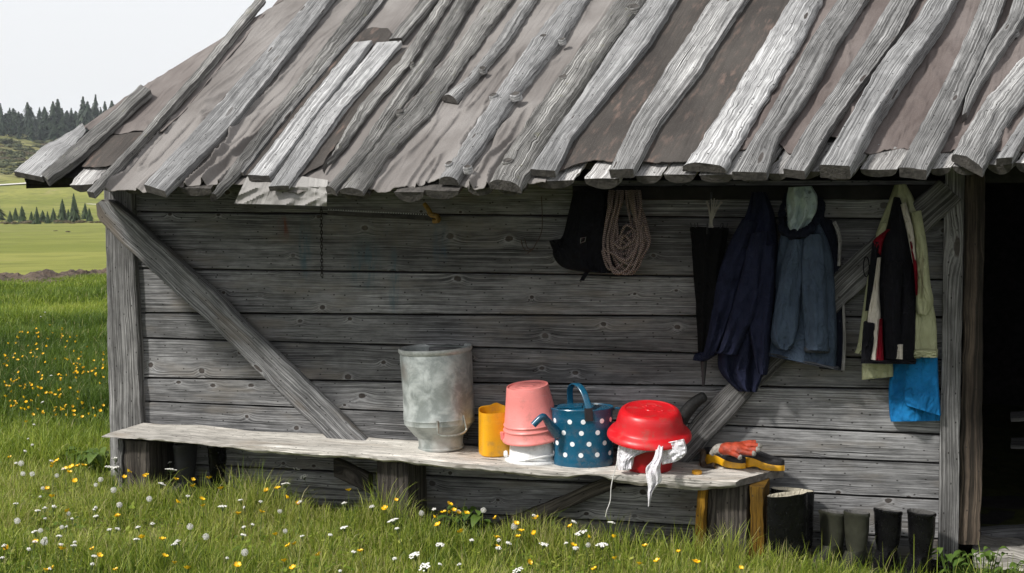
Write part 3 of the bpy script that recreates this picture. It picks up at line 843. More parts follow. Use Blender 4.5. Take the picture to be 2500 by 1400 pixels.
roof_patch("torn_gap", [(905, 195), (1010, 105), (1020, 112), (800, 380), (790, 400), (720, 440), (712, 430)], 0.022, M['felt_dark'], "dark torn gap in the felt", th=0.008, rag=1.5)

# --- sheathing slabs whose ends show under the felt
def roof_piece(name, L, Rr, m, kind, th, h=0.012, label=None, seed=0.0, rag=0.05, n=46, knots=(), flip=False):
    t = np.linspace(0, 1, n)
    l = poly([R(*q, h) for q in L], t); r = poly([R(*q, h) for q in Rr], t)
    k = rag * fbm(t * 7 + seed * 3, np.full(n, seed)); k2 = rag * fbm(t * 9 + seed, np.full(n, seed + 40))
    d = r - l
    k = k + 0.012 * fbm(t * 60 + seed, np.full(n, seed + 3)); k2 = k2 + 0.012 * fbm(t * 60, np.full(n, seed + 5))
    l = l + d * k[:, None]; r = r + d * k2[:, None]
    cs = (l + r) / 2; ss = (r - l) / 2
    hh = th * (1 + 0.25 * fbm(t * 4 + seed, np.full(n, seed + 9)))
    ns = RN[None] * hh[:, None]
    if flip: ns = -ns
    if kind == 'log': prof = halflog(9)
    elif kind == 'slab': prof = halflog(9, 0.0)
    else:
        prof = RECT(0.07, 0.12); cs = cs + ns
    mb = MB()
    V, F, Lv, mi = sweep(cs, ss, ns, prof, capmi=1)
    V = jitter(V, 0.0025 if kind == 'plank' else 0.005, 22, seed)
    mb.add(V, F, Lv, mi)
    for (kx, ky, kr) in knots:
        c = R(kx, ky, h + th * 0.9); s = mpp(c) * kr
        V, F, Lk = lathe([(s * 1.25, -0.02), (s * 1.15, 0.004), (s * 0.9, 0.010), (s * 0.55, 0.006), (s * 0.2, 0.008), (0.0005, 0.006)], 12)
        Mx = np.stack([RA, np.cross(RN, RA), RN], 1)
        V = jitter(V @ Mx.T + c, 0.004, 40, seed)
        mb.add(V, F, Lk, [0] * 24 + [1] * (len(F) - 24))
    return mb.build(name, [m, M['endgrain']], roof, label=label)
slabs = [(170, 226, 452, 1), (232, 300, 448, 1), (300, 352, 458, 0), (440, 515, 462, 0), (620, 690, 468, 0), (830, 900, 470, 0), (960, 1030, 470, 0), (1035, 1118, 466, 0), (1136, 1200, 458, 0), (1210, 1280, 458, 0), (1298, 1398, 442, 1), (1424, 1512, 438, 1), (1548, 1612, 430, 1), (1620, 1696, 428, 1), (1706, 1790, 428, 1), (1796, 1866, 424, 1), (1872, 1922, 424, 1), (1930, 2000, 420, 1), (2010, 2085, 420, 1), (2098, 2188, 414, 1), (2196, 2262, 412, 1), (2268, 2320, 410, 1), (2322, 2402, 408, 1), (2410, 2470, 402, 1), (2478, 2560, 400, 1), (2566, 2640, 396, 1)]
for i, (xl, xr, yb, vis) in enumerate(slabs):
    dx = 0.86 if xl < 1000 else 0.75
    up = 70
    s0 = MB()
    roof_piece("roof_slab", [(xl, yb), (xl + up * dx, yb - up)], [(xr, yb), (xr + up * dx, yb - up)], M['slab'] if vis else M['endgrain'], 'slab', 0.042, h=-0.002, seed=i * 1.7, rag=0.02, n=14, flip=True)

# --- battens
BAT = [
 ("plank", [(38, 432), (110, 372), (205, 313)], [(106, 446), (160, 396), (214, 330)], 'batten_pale', 0.016, 0.02, "short pale board at the hip corner", ()),
 ("plank", [(108, 440), (225, 330), (300, 268), (348, 222)], [(122, 456), (184, 412), (262, 340), (372, 236)], 'batten_old', 0.018, 0.03, "ragged tapering board at the hip", ()),
 ("plank", [(217, 482), (300, 396), (460, 215), (634, 5)], [(234, 486), (338, 372), (490, 205), (650, 8)], 'batten_old', 0.018, 0.03, "narrow batten sticking up past the hip line", ()),
 ("plank", [(357, 468), (520, 285), (640, 150), (775, -8)], [(407, 484), (562, 325), (690, 165), (828, -8)], 'batten_pale', 0.020, 0.02, "long grey plank batten with two knots near the hip", ((507, 306, 9), (652, 141, 7))),
 ("log", [(514, 492), (560, 420), (650, 310), (735, 190), (858, 30), (890, -8)], [(528, 486), (590, 425), (688, 292), (782, 180), (900, 40), (932, -8)], 'batten_old', 0.030, 0.03, "rough lichened batten with a pointed lower end", ()),
 ("plank", [(586, 428), (690, 290), (800, 155), (905, 30), (932, -8)], [(596, 430), (702, 292), (814, 155), (918, 30), (946, -8)], 'batten', 0.008, 0.02, "thin strip beside a rough batten", ()),
 ("plank", [(610, 443), (745, 270), (868, 117)], [(661, 444), (790, 272), (910, 112)], 'batten_pale', 0.016, 0.032, "clean pale replacement board, the left one", ()),
 ("plank", [(658, 468), (800, 265), (922, 116)], [(707, 464), (850, 268), (983, 111)], 'batten_pale', 0.016, 0.034, "clean pale replacement board with a dark knot", ((797, 316, 10),)),
 ("plank", [(952, 108), (1000, 52), (1040, -8)], [(984, 106), (1030, 52), (1078, -8)], 'batten_old', 0.018, 0.02, "dark short broken plank", ()),
 ("log", [(788, 422), (812, 380), (876, 262), (980, 148), (1080, -8)], [(800, 405), (834, 372), (916, 258), (1010, 150), (1108, -8)], 'batten_old', 0.022, 0.03, "split batten with a broken lower end", ()),
 ("log", [(797, 470), (870, 380), (965, 230), (1045, 120), (1120, -8)], [(822, 476), (902, 384), (1002, 240), (1090, 120), (1166, -8)], 'batten_old', 0.034, 0.03, None, ((1006, 158, 6),)),
 ("log", [(826, 470), (880, 410), (975, 285), (1080, 165), (1204, -8)], [(888, 478), (946, 390), (1044, 288), (1140, 150), (1258, -8)], 'batten_old', 0.034, 0.03, "dark streaked batten with a splintered end", ((976, 274, 8),)),
 ("log", [(1078, 244), (1130, 208), (1180, 150), (1285, -8)], [(1114, 250), (1180, 178), (1232, 120), (1316, -8)], 'batten', 0.030, 0.03, "short batten with a curled lower end", ((1178, 170, 9),)),
 ("log", [(1070, 447), (1110, 392), (1200, 250), (1298, 105), (1388, -8)], [(1118, 450), (1160, 392), (1260, 248), (1376, 104), (1444, -8)], 'batten_pale', 0.040, 0.025, "white knotty pole", ((1259, 234, 12), (1205, 236, 10), (1327, 91, 10), (1096, 402, 10), (1142, 411, 10), (1372, 100, 8))),
 ("log", [(1194, 456), (1230, 388), (1346, 216), (1432, 108), (1496, 18), (1518, -8)], [(1272, 468), (1322, 380), (1426, 236), (1492, 120), (1560, 36), (1590, -8)], 'batten_old', 0.046, 0.02, "stout furrowed log batten with a stub knot", ((1375, 191, 11), (1546, 20, 16), (1240, 396, 13))),
 ("plank", [(1297, 430), (1350, 348), (1416, 256), (1500, 130), (1600, -8)], [(1358, 435), (1400, 350), (1476, 256), (1588, 118), (1664, -8)], 'batten_pale', 0.020, 0.03, "white batten with one ringed knot", ((1564, 110, 16),)),
 ("plank", [(1489, 436), (1548, 312), (1630, 180), (1690, 90), (1752, -8)], [(1548, 434), (1614, 310), (1708, 190), (1776, 80), (1838, -8)], 'batten', 0.020, 0.035, "silver batten with a folded grain ridge", ((1748, 90, 7), (1788, 26, 6))),
 ("log", [(1666, 414), (1742, 300), (1860, 118), (1934, -8)], [(1774, 418), (1840, 300), (1946, 128), (2014, -8)], 'batten_pale', 0.036, 0.015, "widest white batten with a dark hollow end", ()),
 ("plank", [(1790, 440), (1840, 356), (1924, 214), (1976, 118), (2062, -8)], [(1872, 442), (1900, 356), (1992, 222), (2044, 125), (2128, -8)], 'batten', 0.020, 0.035, "silver batten with a split side knot", ((1962, 243, 7), (1990, 112, 8))),
 ("plank", [(1913, 433), (1968, 334), (2036, 236), (2128, 96), (2188, -8)], [(1966, 440), (2024, 340), (2098, 230), (2192, 102), (2250, -8)], 'batten', 0.020, 0.025, None, ((2156, 110, 8), (2050, 258, 5))),
 ("plank", [(2003, 435), (2086, 306), (2142, 200), (2236, 80), (2288, -8)], [(2076, 438), (2142, 316), (2208, 214), (2300, 84), (2348, -8)], 'batten_pale', 0.036, 0.02, "thick square pale batten casting a broad shade", ((2174, 226, 7), (2214, 140, 9))),
 ("plank", [(2197, 433), (2248, 330), (2304, 226), (2360, 106), (2406, -8)], [(2262, 440), (2320, 330), (2366, 226), (2420, 108), (2462, -8)], 'batten', 0.022, 0.03, None, ((2233, 372, 13),)),
 ("plank", [(2348, 300), (2362, 244), (2412, 130), (2456, 70), (2482, -8)], [(2360, 292), (2390, 228), (2450, 136), (2496, 66), (2524, -8)], 'batten', 0.018, 0.035, "forked twisted branch batten", ((2474, 78, 12),)),
 ("log", [(2320, 388), (2396, 262), (2500, 140), (2600, -8)], [(2398, 426), (2460, 310), (2560, 165), (2680, -8)], 'batten', 0.044, 0.02, "heavy grey batten above the door post", ()),
 ("plank", [(2432, 405), (2500, 300), (2700, -8)], [(2470, 402), (2530, 300), (2740, -8)], 'batten_pale', 0.016, 0.02, None, ()),
 ("plank", [(2560, 395), (2830, -8)], [(2620, 395), (2900, -8)], 'batten', 0.02, 0.02, None, ()),
 ("plank", [(2700, 390), (2960, -8)], [(2760, 390), (3020, -8)], 'batten', 0.02, 0.02, None, ()),
]
for i, (kind, L, Rr, mm, th, rag, lab, kn) in enumerate(BAT):
    def ext(q):                               # carry the top end on up to the ridge
        if q[-1][1] <= 0:
            (xa_, ya_), (xb_, yb_) = q[-2], q[-1]
            return q + [(xb_ + (xb_ - xa_) / (ya_ - yb_) * 230, yb_ - 230)]
        return q
    roof_piece("batten", ext(L), ext(Rr), M[mm], kind, th, h=0.020 if kind == 'plank' else 0.024, label=lab, seed=20 + i * 2.3, rag=rag * (0.45 if kind == 'plank' else 0.9), n=150, knots=kn)
# grey felt flap hanging over the eave
fa, fb = np.meshgrid(np.linspace(0, 1, 40), np.linspace(0, 1, 26), indexing='ij')
Vf = []
for i in range(40):
    for j in range(26):
        u, v = fa[i, j], fb[i, j]
        xt, yt = 612 + (800 - 612) * u, 412 + 28 * u
        xb_, yb_ = 572 + (797 - 572) * u, 497 + 6 * u
        px, py = xt + (xb_ - xt) * v, yt + (yb_ - yt) * v
        cr_ = 0.012 * float(fbm(u * 5, v * 3, 2.0, 3)) + 0.010 * (1 - abs(float(vnoise(u * 6 + v * 3, v * 2, 7.0))) * 2)
        if py < 458: P = R(px, py, 0.016 + cr_ * 0.3)
        else: P = W(px, py, EAVE_Y - 0.05 - cr_)
        Vf.append(P)
ii = np.arange(40 * 26).reshape(40, 26)
F = np.stack([ii[:-1, :-1], ii[1:, :-1], ii[1:, 1:], ii[:-1, 1:]], -1).reshape(-1, 4)
Vf = np.array(Vf); V2 = Vf + np.array([0, 0.004, -0.003])
F2 = np.vstack([F, F[:, ::-1] + len(Vf)])
uvf = np.stack([fa.ravel() * 0.5, fb.ravel() * 0.25], 1)
mesh("felt_flap", np.vstack([Vf, V2]), F2, M['felt_patch'], roof, luv=np.vstack([uvf, uvf])[F2.ravel()], label="crumpled pale felt flap hanging below the eave")

# ================================================================== BENCH
BF = [(250, 1063), (300, 1067), (394, 1070), (532, 1085), (649, 1090), (784, 1099), (925, 1110), (1100, 1127), (1244, 1140), (1400, 1152), (1504, 1157), (1577, 1160), (1687, 1167), (1796, 1176)]
BLOW = [(250, 1068), (300, 1070), (394, 1079), (460, 1086), (532, 1091), (620, 1106), (700, 1112), (784, 1119), (860, 1119), (925, 1127), (1000, 1133), (1100, 1146), (1244, 1159), (1330, 1168), (1385, 1171), (1430, 1160), (1465, 1165), (1504, 1180), (1560, 1187), (1640, 1192), (1700, 1197), (1796, 1191)]
BFY, BBY = -0.43, -0.035
xf_ = np.array([W(*q, BFY)[0] for q in BF]); zf_ = np.array([W(*q, BFY)[2] for q in BF])
xl_ = np.array([W(*q, BFY)[0] for q in BLOW]); zl_ = np.array([W(*q, BFY)[2] for q in BLOW])
def bench_z(x): return np.interp(x, xf_, zf_)
bench = thing("bench", "long bleached plank bench on stumps along the hut wall", "bench", (0, -0.23, -0.08))
nb_, na_ = 220, 12
Vb, Lb = [], []
xBL, xBR = W(350, 1042, BBY)[0], W(1912, 1148, -0.06)[0]
for i in range(nb_):
    t = i / (nb_ - 1)
    xfr = xf_[0] + (xf_[-1] - xf_[0]) * t
    xbk = xBL + (xBR - xBL) * t
    zt, zb = float(np.interp(xfr, xf_, zf_)), float(np.interp(xfr, xl_, zl_))
    zb = min(zb, zt - 0.008) - 0.004 * float(fbm(xfr * 16, 0, 5, 3))
    ed = 0.010 * float(fbm(xfr * 6, 2, 1, 4))
    zbk = float(bench_z(xbk))
    row = []
    for j in range(na_):                       # top, front to back
        v = j / (na_ - 1)
        x, y = xfr + (xbk - xfr) * v, BFY + ed * (1 - v) + (BBY - BFY) * v
        z = zt + (zbk - zt) * v + 0.004 * float(fbm(x * 3, y * 22, 3, 3)) - (0.006 if j == 0 else 0)
        row.append((x, y, z))
    row.append((xbk, BBY, zbk - 0.05)); 
    row.append((xfr + (xbk - xfr) * 0.4, BFY + (BBY - BFY) * 0.4, zb - 0.002))
    row.append((xfr, BFY + ed + 0.012, zb))
    row.append((xfr, BFY + ed - 0.006 + 0.005 * float(fbm(xfr * 30, 4, 4, 3)), zb + (zt - zb) * 0.35))
    row.append((xfr, BFY + ed - 0.004 + 0.005 * float(fbm(xfr * 30, 9, 4, 3)), zb + (zt - zb) * 0.75))
    Vb += row
m_ = na_ + 5
Fb, Lb, mib = [], [], []
vv = [j * 0.036 for j in range(na_)] + [0.45, 0.65, 0.86, 0.90, 0.93, 0.96]
for i in range(nb_ - 1):
    for j in range(m_):
        k = (j + 1) % m_
        Fb.append((i * m_ + j, (i + 1) * m_ + j, (i + 1) * m_ + k, i * m_ + k))
        u0, u1 = i * 0.0167, (i + 1) * 0.0167
        Lb += [(u0 + 3, vv[j] + 5), (u1 + 3, vv[j] + 5), (u1 + 3, vv[j + 1] + 5), (u0 + 3, vv[j + 1] + 5)]
        mib.append(0)
for i in (0, nb_ - 1):
    Fb.append(tuple(range(i * m_, (i + 1) * m_))); mib.append(0 if i == 0 else 1)
    Lb += [(0.1 * j, 0.02 * j) for j in range(m_)]
mesh("bench_top", Vb, Fb, [M['bench'], plain("grey bench end grain", (0.19, 0.175, 0.16), 0.9, 0.3, 20, bump=0.012, bscale=60)], bench, luv=Lb, mi=mib)
def leg(x0, x1, zt, y0=-0.36, y1=-0.10, m=None, tilt=0.0, name="leg", label=None, seed=0):
    zc = float(ground_z((x0 + x1) / 2, -0.2)) - 0.06
    c0, c1 = np.array([(x0 + x1) / 2 + tilt, (y0 + y1) / 2, zc]), np.array([(x0 + x1) / 2, (y0 + y1) / 2, zt])
    V, F, L, mi = beam(c0, c1, X, -Y, (x1 - x0) / 2, abs(y1 - y0) / 2, n=14, amp=0.006, seed=seed)
    MB().add(V, F, L, mi).build(name, m or M['stump'], bench, label=label)
def wx(px, y): return W(px, 1150, y)[0]
bz = lambda px, y: float(bench_z(wx(px, y))) - 0.035
leg(wx(286, -.36), wx(300, -.36), bz(300, -.36), m=M['post'], seed=1, label="pale grey side board of the leg")
leg(wx(301, -.36), wx(368, -.36), bz(340, -.36), seed=2)
leg(wx(916, -.36), wx(1000, -.36), bz(960, -.36), seed=3)
leg(wx(1722, -.36), wx(1826, -.36), bz(1780, -.36), y0=-0.33, seed=4)
leg(wx(1703, -.38), wx(1726, -.38), bz(1715, -.38), y0=-0.385, y1=-0.15, m=M['yellowwood'], tilt=-0.02, seed=5, label="yellow painted board beside the right stump")
leg(wx(1828, -.38), wx(1864, -.38), bz(1845, -.38), y0=-0.36, y1=-0.13, m=M['yellowwood'], tilt=0.004, seed=6, label="yellow painted board beside the right stump")
V, F, L, mi = beam(W(820, 1140, -0.2), W(905, 1180, -0.2), Z, -Y, 0.05, 0.03, n=8, amp=0.004)
MB().add(V, F, L, mi).build("cross_piece", M['stump'], bench)
V, F, L, mi = beam(W(1130, 1330, -0.09), W(1500, 1175, -0.09), Z, -Y, 0.04, 0.025, n=16, amp=0.004)
MB().add(V, F, L, mi).build("cross_piece", M['stump'], bench)

# ================================================================== THINGS ON THE BENCH
BZ = lambda px: float(bench_z(W(px, 1120, -0.25)[0]))
def on_bench(px, py, back):                    # the spot `back` metres behind the point where a thing's front foot meets the plank
    z = BZ(px)
    for _ in range(4):
        P = G(px, py, z); z = float(bench_z(P[0])) + 0.001
    d = FW.copy(); d[2] = 0; d /= np.linalg.norm(d)
    return np.array([P[0], P[1], z]) + d * back
FACE = YAW                                    # things turned square to the view need this much rotation about z

# --- metal milk strainer
m_metal, nt, pb = mat("mottled galvanised metal")
b = B(nt); Pq = b.n('ShaderNodeTexCoord').outputs['Object']
n1 = b.noise(Pq, 11.0, 6.0, 0.62, 0.4); n2 = b.noise(Pq, 45.0, 3.0)
cm = b.mix(b.ss(n1, 0.36, 0.66), (0.24, 0.265, 0.255), (0.47, 0.50, 0.49))
cm = b.mix(b.ss(b.noise(Pq, 4.5, 3.0), 0.52, 0.68, 0, 0.45), cm, (0.30, 0.25, 0.22))
nt.links.new(cm, pb.inputs['Base Color']); pb.inputs['Metallic'].default_value = 0.35
nt.links.new(b.ss(n1, 0.3, 0.7, 0.42, 0.62), pb.inputs['Roughness'])
nt.links.new(b.bump(b.m('ADD', n1, b.m('MULTIPLY', n2, 0.15)), 0.004, 0.6), pb.inputs['Normal'])
P0 = on_bench(1074, 1106, 0.122)
k = mpp(P0)
st = thing("milk_strainer", "tall dull metal milk strainer with a narrow foot and wire handles on the bench", "milk strainer", P0)
rT, rS, rF = 88 * k, 86 * k, 56 * k
prof = [(rF * 0.98, 0), (rF * 1.02, 0.004), (rF * 1.02, 0.012), (rF * 0.985, 0.016), (rF * 0.98, 0.062), (rF * 1.0, 0.066), (rF * 1.12, 0.078), (rS * 0.95, 0.132), (rS, 0.142), (rS, 0.166), (rS * 1.012, 0.170), (rS * 1.0, 0.176), (rS * 1.003, 0.30), (rT * 1.0, 0.50), (rT * 0.985, 0.513), (rT * 1.0, 0.518), (rT * 1.0, 0.533), (rT * 1.012, 0.536), (rT * 1.012, 0.541), (rT * 0.99, 0.541), (rT * 0.97, 0.53), (rT * 0.96, 0.30), (rS * 0.96, 0.15), (rF * 1.05, 0.085), (rF * 0.95, 0.03)]
V, F, L = lathe(prof, 64)
V = V + 0.0022 * np.stack([fbm(V[:, 0] * 12, V[:, 1] * 12, V[:, 2] * 12, 2)] * 3, 1) * np.array([1, 1, 0])
mesh("strainer_body", xf(V, P0, 0, -3.2, 0), F, m_metal, st, luv=L)
V, F, L = lathe([(rT * 1.003, 0.520), (rT * 1.02, 0.526), (rT * 1.026, 0.534), (rT * 1.022, 0.543), (rT * 1.0, 0.545), (rT * 0.975, 0.541), (rT * 0.965, 0.530)], 64)
mesh("rolled_rim", xf(V, P0, 0, -3.2, 0), F, plain("pale worn metal rim", (0.50, 0.52, 0.51), 0.45, 0.15, 40, metal=0.3), st, luv=L)
m_wire = plain("dull handle wire", (0.36, 0.37, 0.33), 0.4, 0.2, 40, metal=0.6)
def s_handle(a0, a1):
    pts = []
    for t in np.linspace(0, 1, 30):
        a = R_(a0 + (a1 - a0) * (0.5 - 0.5 * math.cos(math.pi * min(1, max(0, (t - 0.18) / 0.64)))))
        dip = math.sin(math.pi * np.clip(t, 0, 1)) ** 0.5
        r = rS * (1.01 + 0.10 * dip)
        pts.append((r * math.sin(a), -r * math.cos(a), 0.185 - 0.088 * dip + 0.012 * (t - 0.5)))
    V, F, L = tube(pts, 0.0058, 8)
    return xf(V, P0, 0, -3.2, 0), F, L
for a in ((18, 64), (205, 258)):
    V, F, L = s_handle(*a)
    mesh("wire_handle", V, F, m_wire, st, luv=L)

# --- cut yellow container
m_yel = plain("yellow plastic", (0.74, 0.35, 0.008), 0.38, 0.06, 10, bump=0.001, bscale=20, dirt=0.4)
P0 = on_bench(1207, 1118, 0.085)
k = mpp(P0)
yc = thing("plastic_scoop", "bright yellow cut open plastic container beside the pink bucket", "container", P0)
def squircle(a, rx, ry, p=3.2):
    c, s_ = math.sin(a), -math.cos(a)
    q = (abs(c) ** p + abs(s_) ** p) ** (-1 / p)
    return rx * c * q, ry * s_ * q
rx, ry, nn = 37 * k, 0.078, 72
rings = []
def rimz(a):
    x, y = squircle(a, 1, 1)
    return (0.232 + 0.012 * x * 0.2 + 0.012 * math.exp(-((x - 0.35) / 0.3) ** 2) * (1 if y > 0 else 0.15) + 0.016 * (y > 0.2) * max(0, y)) 
V, F = [], []
lv = [(0.90, 0.0), (0.985, 0.006), (1.0, 0.02)] + [(1.0 + 0.0 * i, 0.02 + i * 0.026) for i in range(1, 8)] + [(1.0, -1), (0.95, -2), (0.94, 0.03)]
for sc, z in lv:
    for j in range(nn):
        a = 2 * math.pi * j / nn
        x, y = squircle(a, rx * sc, ry * sc)
        zz = rimz(a) if z == -1 else rimz(a) - 0.002 if z == -2 else z
        V.append((x, y, zz))
for i in range(len(lv) - 1):
    for j in range(nn):
        F.append((i * nn + j, i * nn + (j + 1) % nn, (i + 1) * nn + (j + 1) % nn, (i + 1) * nn + j))
F.append(tuple(range(nn))[::-1]); F.append(tuple(range((len(lv) - 1) * nn, len(lv) * nn)))
mesh("container_body", xf(V, P0, 0, 0, FACE + 14), F, m_yel, yc)
gr = MB()
for i in range(7):
    z = 0.205 - i * 0.017
    x0 = rx * 0.58
    p = [(x0 - 0.012, -ry * 1.0, z - 0.006), (x0 - 0.004, -ry * 1.012, z), (x0 + 0.012, -ry * 1.0, z + 0.006)]
    V, F, L = tube(p, [0.002, 0.005, 0.002], 6)
    gr.add(xf(V, P0, 0, 0, FACE + 14), F, L)
gr.build("grip_rib", m_yel, yc)
V, F, L = beam((rx * 1.012, -ry * 0.55, 0.13), (rx * 1.012, ry * 0.5, 0.13), Z, X, 0.07, 0.0012, n=4)[:3]
mesh("worn_label", xf(V, P0, 0, 0, FACE + 14), F, plain("faded brown label", (0.28, 0.17, 0.05), 0.6, 0.3, 60), yc, luv=L)

# --- white bucket with the pink one upside down on it
P0 = on_bench(1302, 1140, 0.158)
k = mpp(P0)
wb = thing("bucket", "white plastic bucket turned upside down under the pink one", "bucket", P0, "upturned buckets")
m_white = plain("white plastic", (0.78, 0.79, 0.79), 0.4, 0.05, 8, dirt=0.3)
rr = 64 * k
prof = [(rr * 1.06, 0.0), (rr * 1.08, 0.006), (rr * 1.06, 0.014), (rr * 0.93, 0.022), (rr * 0.90, 0.03), (rr * 0.86, 0.13), (rr * 0.80, 0.24), (rr * 0.78, 0.246), (0.001, 0.246)]
V, F, L = lathe(prof, 56)
mesh("bucket_body", xf(V, P0, 0, 0, 0), F, m_white, wb, luv=L)
pts = [((rr * 1.02) * math.sin(a), -(rr * 1.02) * math.cos(a), 0.028 + 0.02 * math.sin((a + 0.3) * 1.5)) for a in np.linspace(-1.2, 1.0, 24)]
V, F, L = tube(pts, 0.006, 8)
mesh("bail_handle", xf(V, P0, 0, 0, FACE), F, m_white, wb)
V, F, L = lathe([(0.0005, 0), (0.016, 0), (0.018, 0.006), (0.014, 0.016), (0.0005, 0.018)], 16)
mesh("handle_lug", xf(xf(V, (0, 0, 0), 90, 0, 0), P0 + np.array([-rr * 0.92, -rr * 0.35, 0.035]), 0, 0, -60), F, m_white, wb)
pk = thing("bucket", "pink plastic bucket upside down on top of the white one", "bucket", P0 + [0, 0, 0.115], "upturned buckets")
m_pink = plain("pink plastic", (0.82, 0.255, 0.235), 0.42, 0.06, 9, dirt=0.4)
r1, r0, H = 72 * k, 51 * k, 132 * k
def pr_(z): return r1 + (r0 - r1) * (z / H)
prof = [(r1 * 0.99, 0.004), (r1 * 1.035, 0.0), (r1 * 1.045, 0.006), (r1 * 1.03, 0.012), (pr_(0.02), 0.02), (pr_(0.05), 0.05), (pr_(0.055) + 0.004, 0.055), (pr_(0.06) + 0.005, 0.060), (pr_(0.066), 0.066), (pr_(0.075), 0.075), (pr_(0.08) + 0.004, 0.080), (pr_(0.085) + 0.005, 0.085), (pr_(0.092), 0.092), (pr_(0.2), 0.2), (pr_(H) , H - 0.004), (r0 * 0.99, H), (r0 * 0.95, H), (r0 * 0.93, H - 0.008), (r0 * 0.62, H - 0.008), (r0 * 0.60, H - 0.006), (r0 * 0.57, H - 0.008), (r0 * 0.3, H - 0.007), (r0 * 0.27, H - 0.005), (r0 * 0.24, H - 0.007), (0.001, H - 0.007)]
V, F, L = lathe(prof, 64)
PK = P0 + np.array([0.0, 0.0, 0.118])
Mz = lambda V: xf(xf(V, (0, 0, 0), 0, -6.0, 0), PK, 4.5, 0, FACE)
mesh("bucket_body", Mz(V), F, m_pink, pk, luv=L)
V, F, L, mi = beam((-r1 * 1.02, -0.012, 0.012), (-r1 * 1.02, -0.012, 0.048), Y, X, 0.014, 0.009, n=6)
mesh("handle_lug", Mz(V), F, m_pink, pk, luv=L)

# --- blue watering can with white dots
P0 = on_bench(1427, 1144, 0.108)
k = mpp(P0)
wc = thing("watering_can", "dark blue metal watering can with white polka dots", "watering can", P0)
m_blue = plain("blue enamel", (0.006, 0.088, 0.165), 0.26, 0.1, 9, spec=0.55, bump=0.0006, bscale=14, dirt=0.4)
m_dot = plain("white paint dots", (0.80, 0.83, 0.86), 0.5, 0.03, 20)
m_dkb = plain("dark bracket", (0.02, 0.018, 0.022), 0.5)
wr, wd, WH = 75 * k, 0.112, 0.292
WR = FACE - 6
ov_ = [(0.955, 0.0), (0.975, 0.004), (0.975, 0.020), (0.985, 0.026), (0.975, 0.031), (0.985, 0.036), (0.975, 0.042), (0.98, 0.23), (0.988, 0.236), (0.98, 0.242), (1.0, WH - 0.01), (1.02, WH - 0.004), (1.025, WH), (1.01, WH + 0.003), (0.99, WH - 0.002), (0.6, WH + 0.004), (0.3, WH + 0.008), (0.001, WH + 0.008)]
V, F, L = lathe(ov_, 80, wr, wd)
wm = MB().add(V, F, L)
def wsurf(th, z, off):
    s_ = np.interp(z, [q[1] for q in ov_[:12]], [q[0] for q in ov_[:12]])
    x, y = wr * s_ * math.sin(th), -wd * s_ * math.cos(th)
    nx, ny = math.sin(th) / wr, -math.cos(th) / wd
    l = math.hypot(nx, ny)
    return np.array([x + nx / l * off, y + ny / l * off, z]), np.array([-ny / l, nx / l, 0])
rows = [(0.235, (-62, -22, 4, 42, 70, 110, 150, 190, 230, 270)), (0.178, (-78, -36, 0, 32, 62, 95, 140, 180, 225, 255)), (0.122, (-56, -18, 14, 48, 80, 120, 165, 205, 250, 285)), (0.066, (-76, -34, -2, 30, 64, 100, 140, 185, 220, 260))]
for z, ths in rows:
    for th in ths:
        c, tg_ = wsurf(R_(th), z, 0.0012)
        Vd = [c] + [wsurf(R_(th) + 0.0, z, 0.0012)[0] * 0 + c + tg_ * 0.0125 * math.cos(q) + Z * 0.0125 * math.sin(q) for q in np.linspace(0, 2 * math.pi, 16, endpoint=False)]
        Vn = []
        for v_ in Vd:                          # lay the dot on the curved side
            tt = math.atan2(v_[0] / wr, -v_[1] / wd)
            Vn.append(wsurf(tt, v_[2], 0.0012)[0])
        wm.add(Vn, [(0, i + 1, (i + 1) % 16 + 1) for i in range(16)], None, 1)
mesh_o = MB()
Vall = np.vstack(wm.V)
mesh("can_body", xf(xf(Vall, (0, 0, 0), 0, -1.6, 0), P0, 0, 0, WR), wm.F, [m_blue, m_dot], wc, mi=wm.mi, smooth=True)
TW = lambda V: xf(xf(V, (0, 0, 0), 0, -1.6, 0), P0, 0, 0, WR)
sp_ = cat([(-wr * 0.80, -0.055, 0.168), (-wr * 0.98, -0.10, 0.215), (-wr * 1.12, -0.148, 0.262), (-wr * 1.18, -0.160, 0.274), (-wr * 1.26, -0.168, 0.270), (-wr * 1.50, -0.178, 0.234)], np.linspace(0, 1, 30))
V, F, L = tube(sp_, np.interp(np.linspace(0, 1, 30), [0, .5, .62, 1], [0.030, 0.019, 0.0165, 0.0165]), 16, cap=False)
spm = MB().add(V, F, L)
V2, F2, L2 = tube(sp_[::-1], np.interp(np.linspace(0, 1, 30), [0, .38, .5, 1], [0.0125, 0.0125, 0.015, 0.026]), 16, cap=True)
spm.add(V2, F2, L2)
spm.V = [TW(v) for v in spm.V]
spm.build("spout", m_blue, wc)
hp = cat([(0.040, -wd * 0.93, WH - 0.03), (0.038, -wd * 0.90, WH + 0.02), (0.010, -wd * 0.55, WH + 0.095), (-0.028, -0.012, WH + 0.122), (-0.062, wd * 0.5, WH + 0.088), (-0.066, wd * 0.82, WH + 0.02), (-0.066, wd * 0.86, WH - 0.03)], np.linspace(0, 1, 50))
tg = np.gradient(hp, axis=0); tg /= np.linalg.norm(tg, axis=1)[:, None]
sd = np.repeat([[0.97, 0.24, 0.0]], 50, 0); sd = sd - tg * (sd * tg).sum(1)[:, None]; sd /= np.linalg.norm(sd, axis=1)[:, None]
V, F, L, mi = sweep(hp, sd * 0.0155, np.cross(tg, sd) * 0.0045, RECT(0.2, 0.5))
mesh("carry_handle", TW(V), F, m_blue, wc, luv=L)
V, F, L, mi = beam((0.040, -wd * 0.955, WH - 0.052), (0.038, -wd * 0.95, WH + 0.012), (0.97, 0.24, 0), -Y, 0.021, 0.006, n=6)
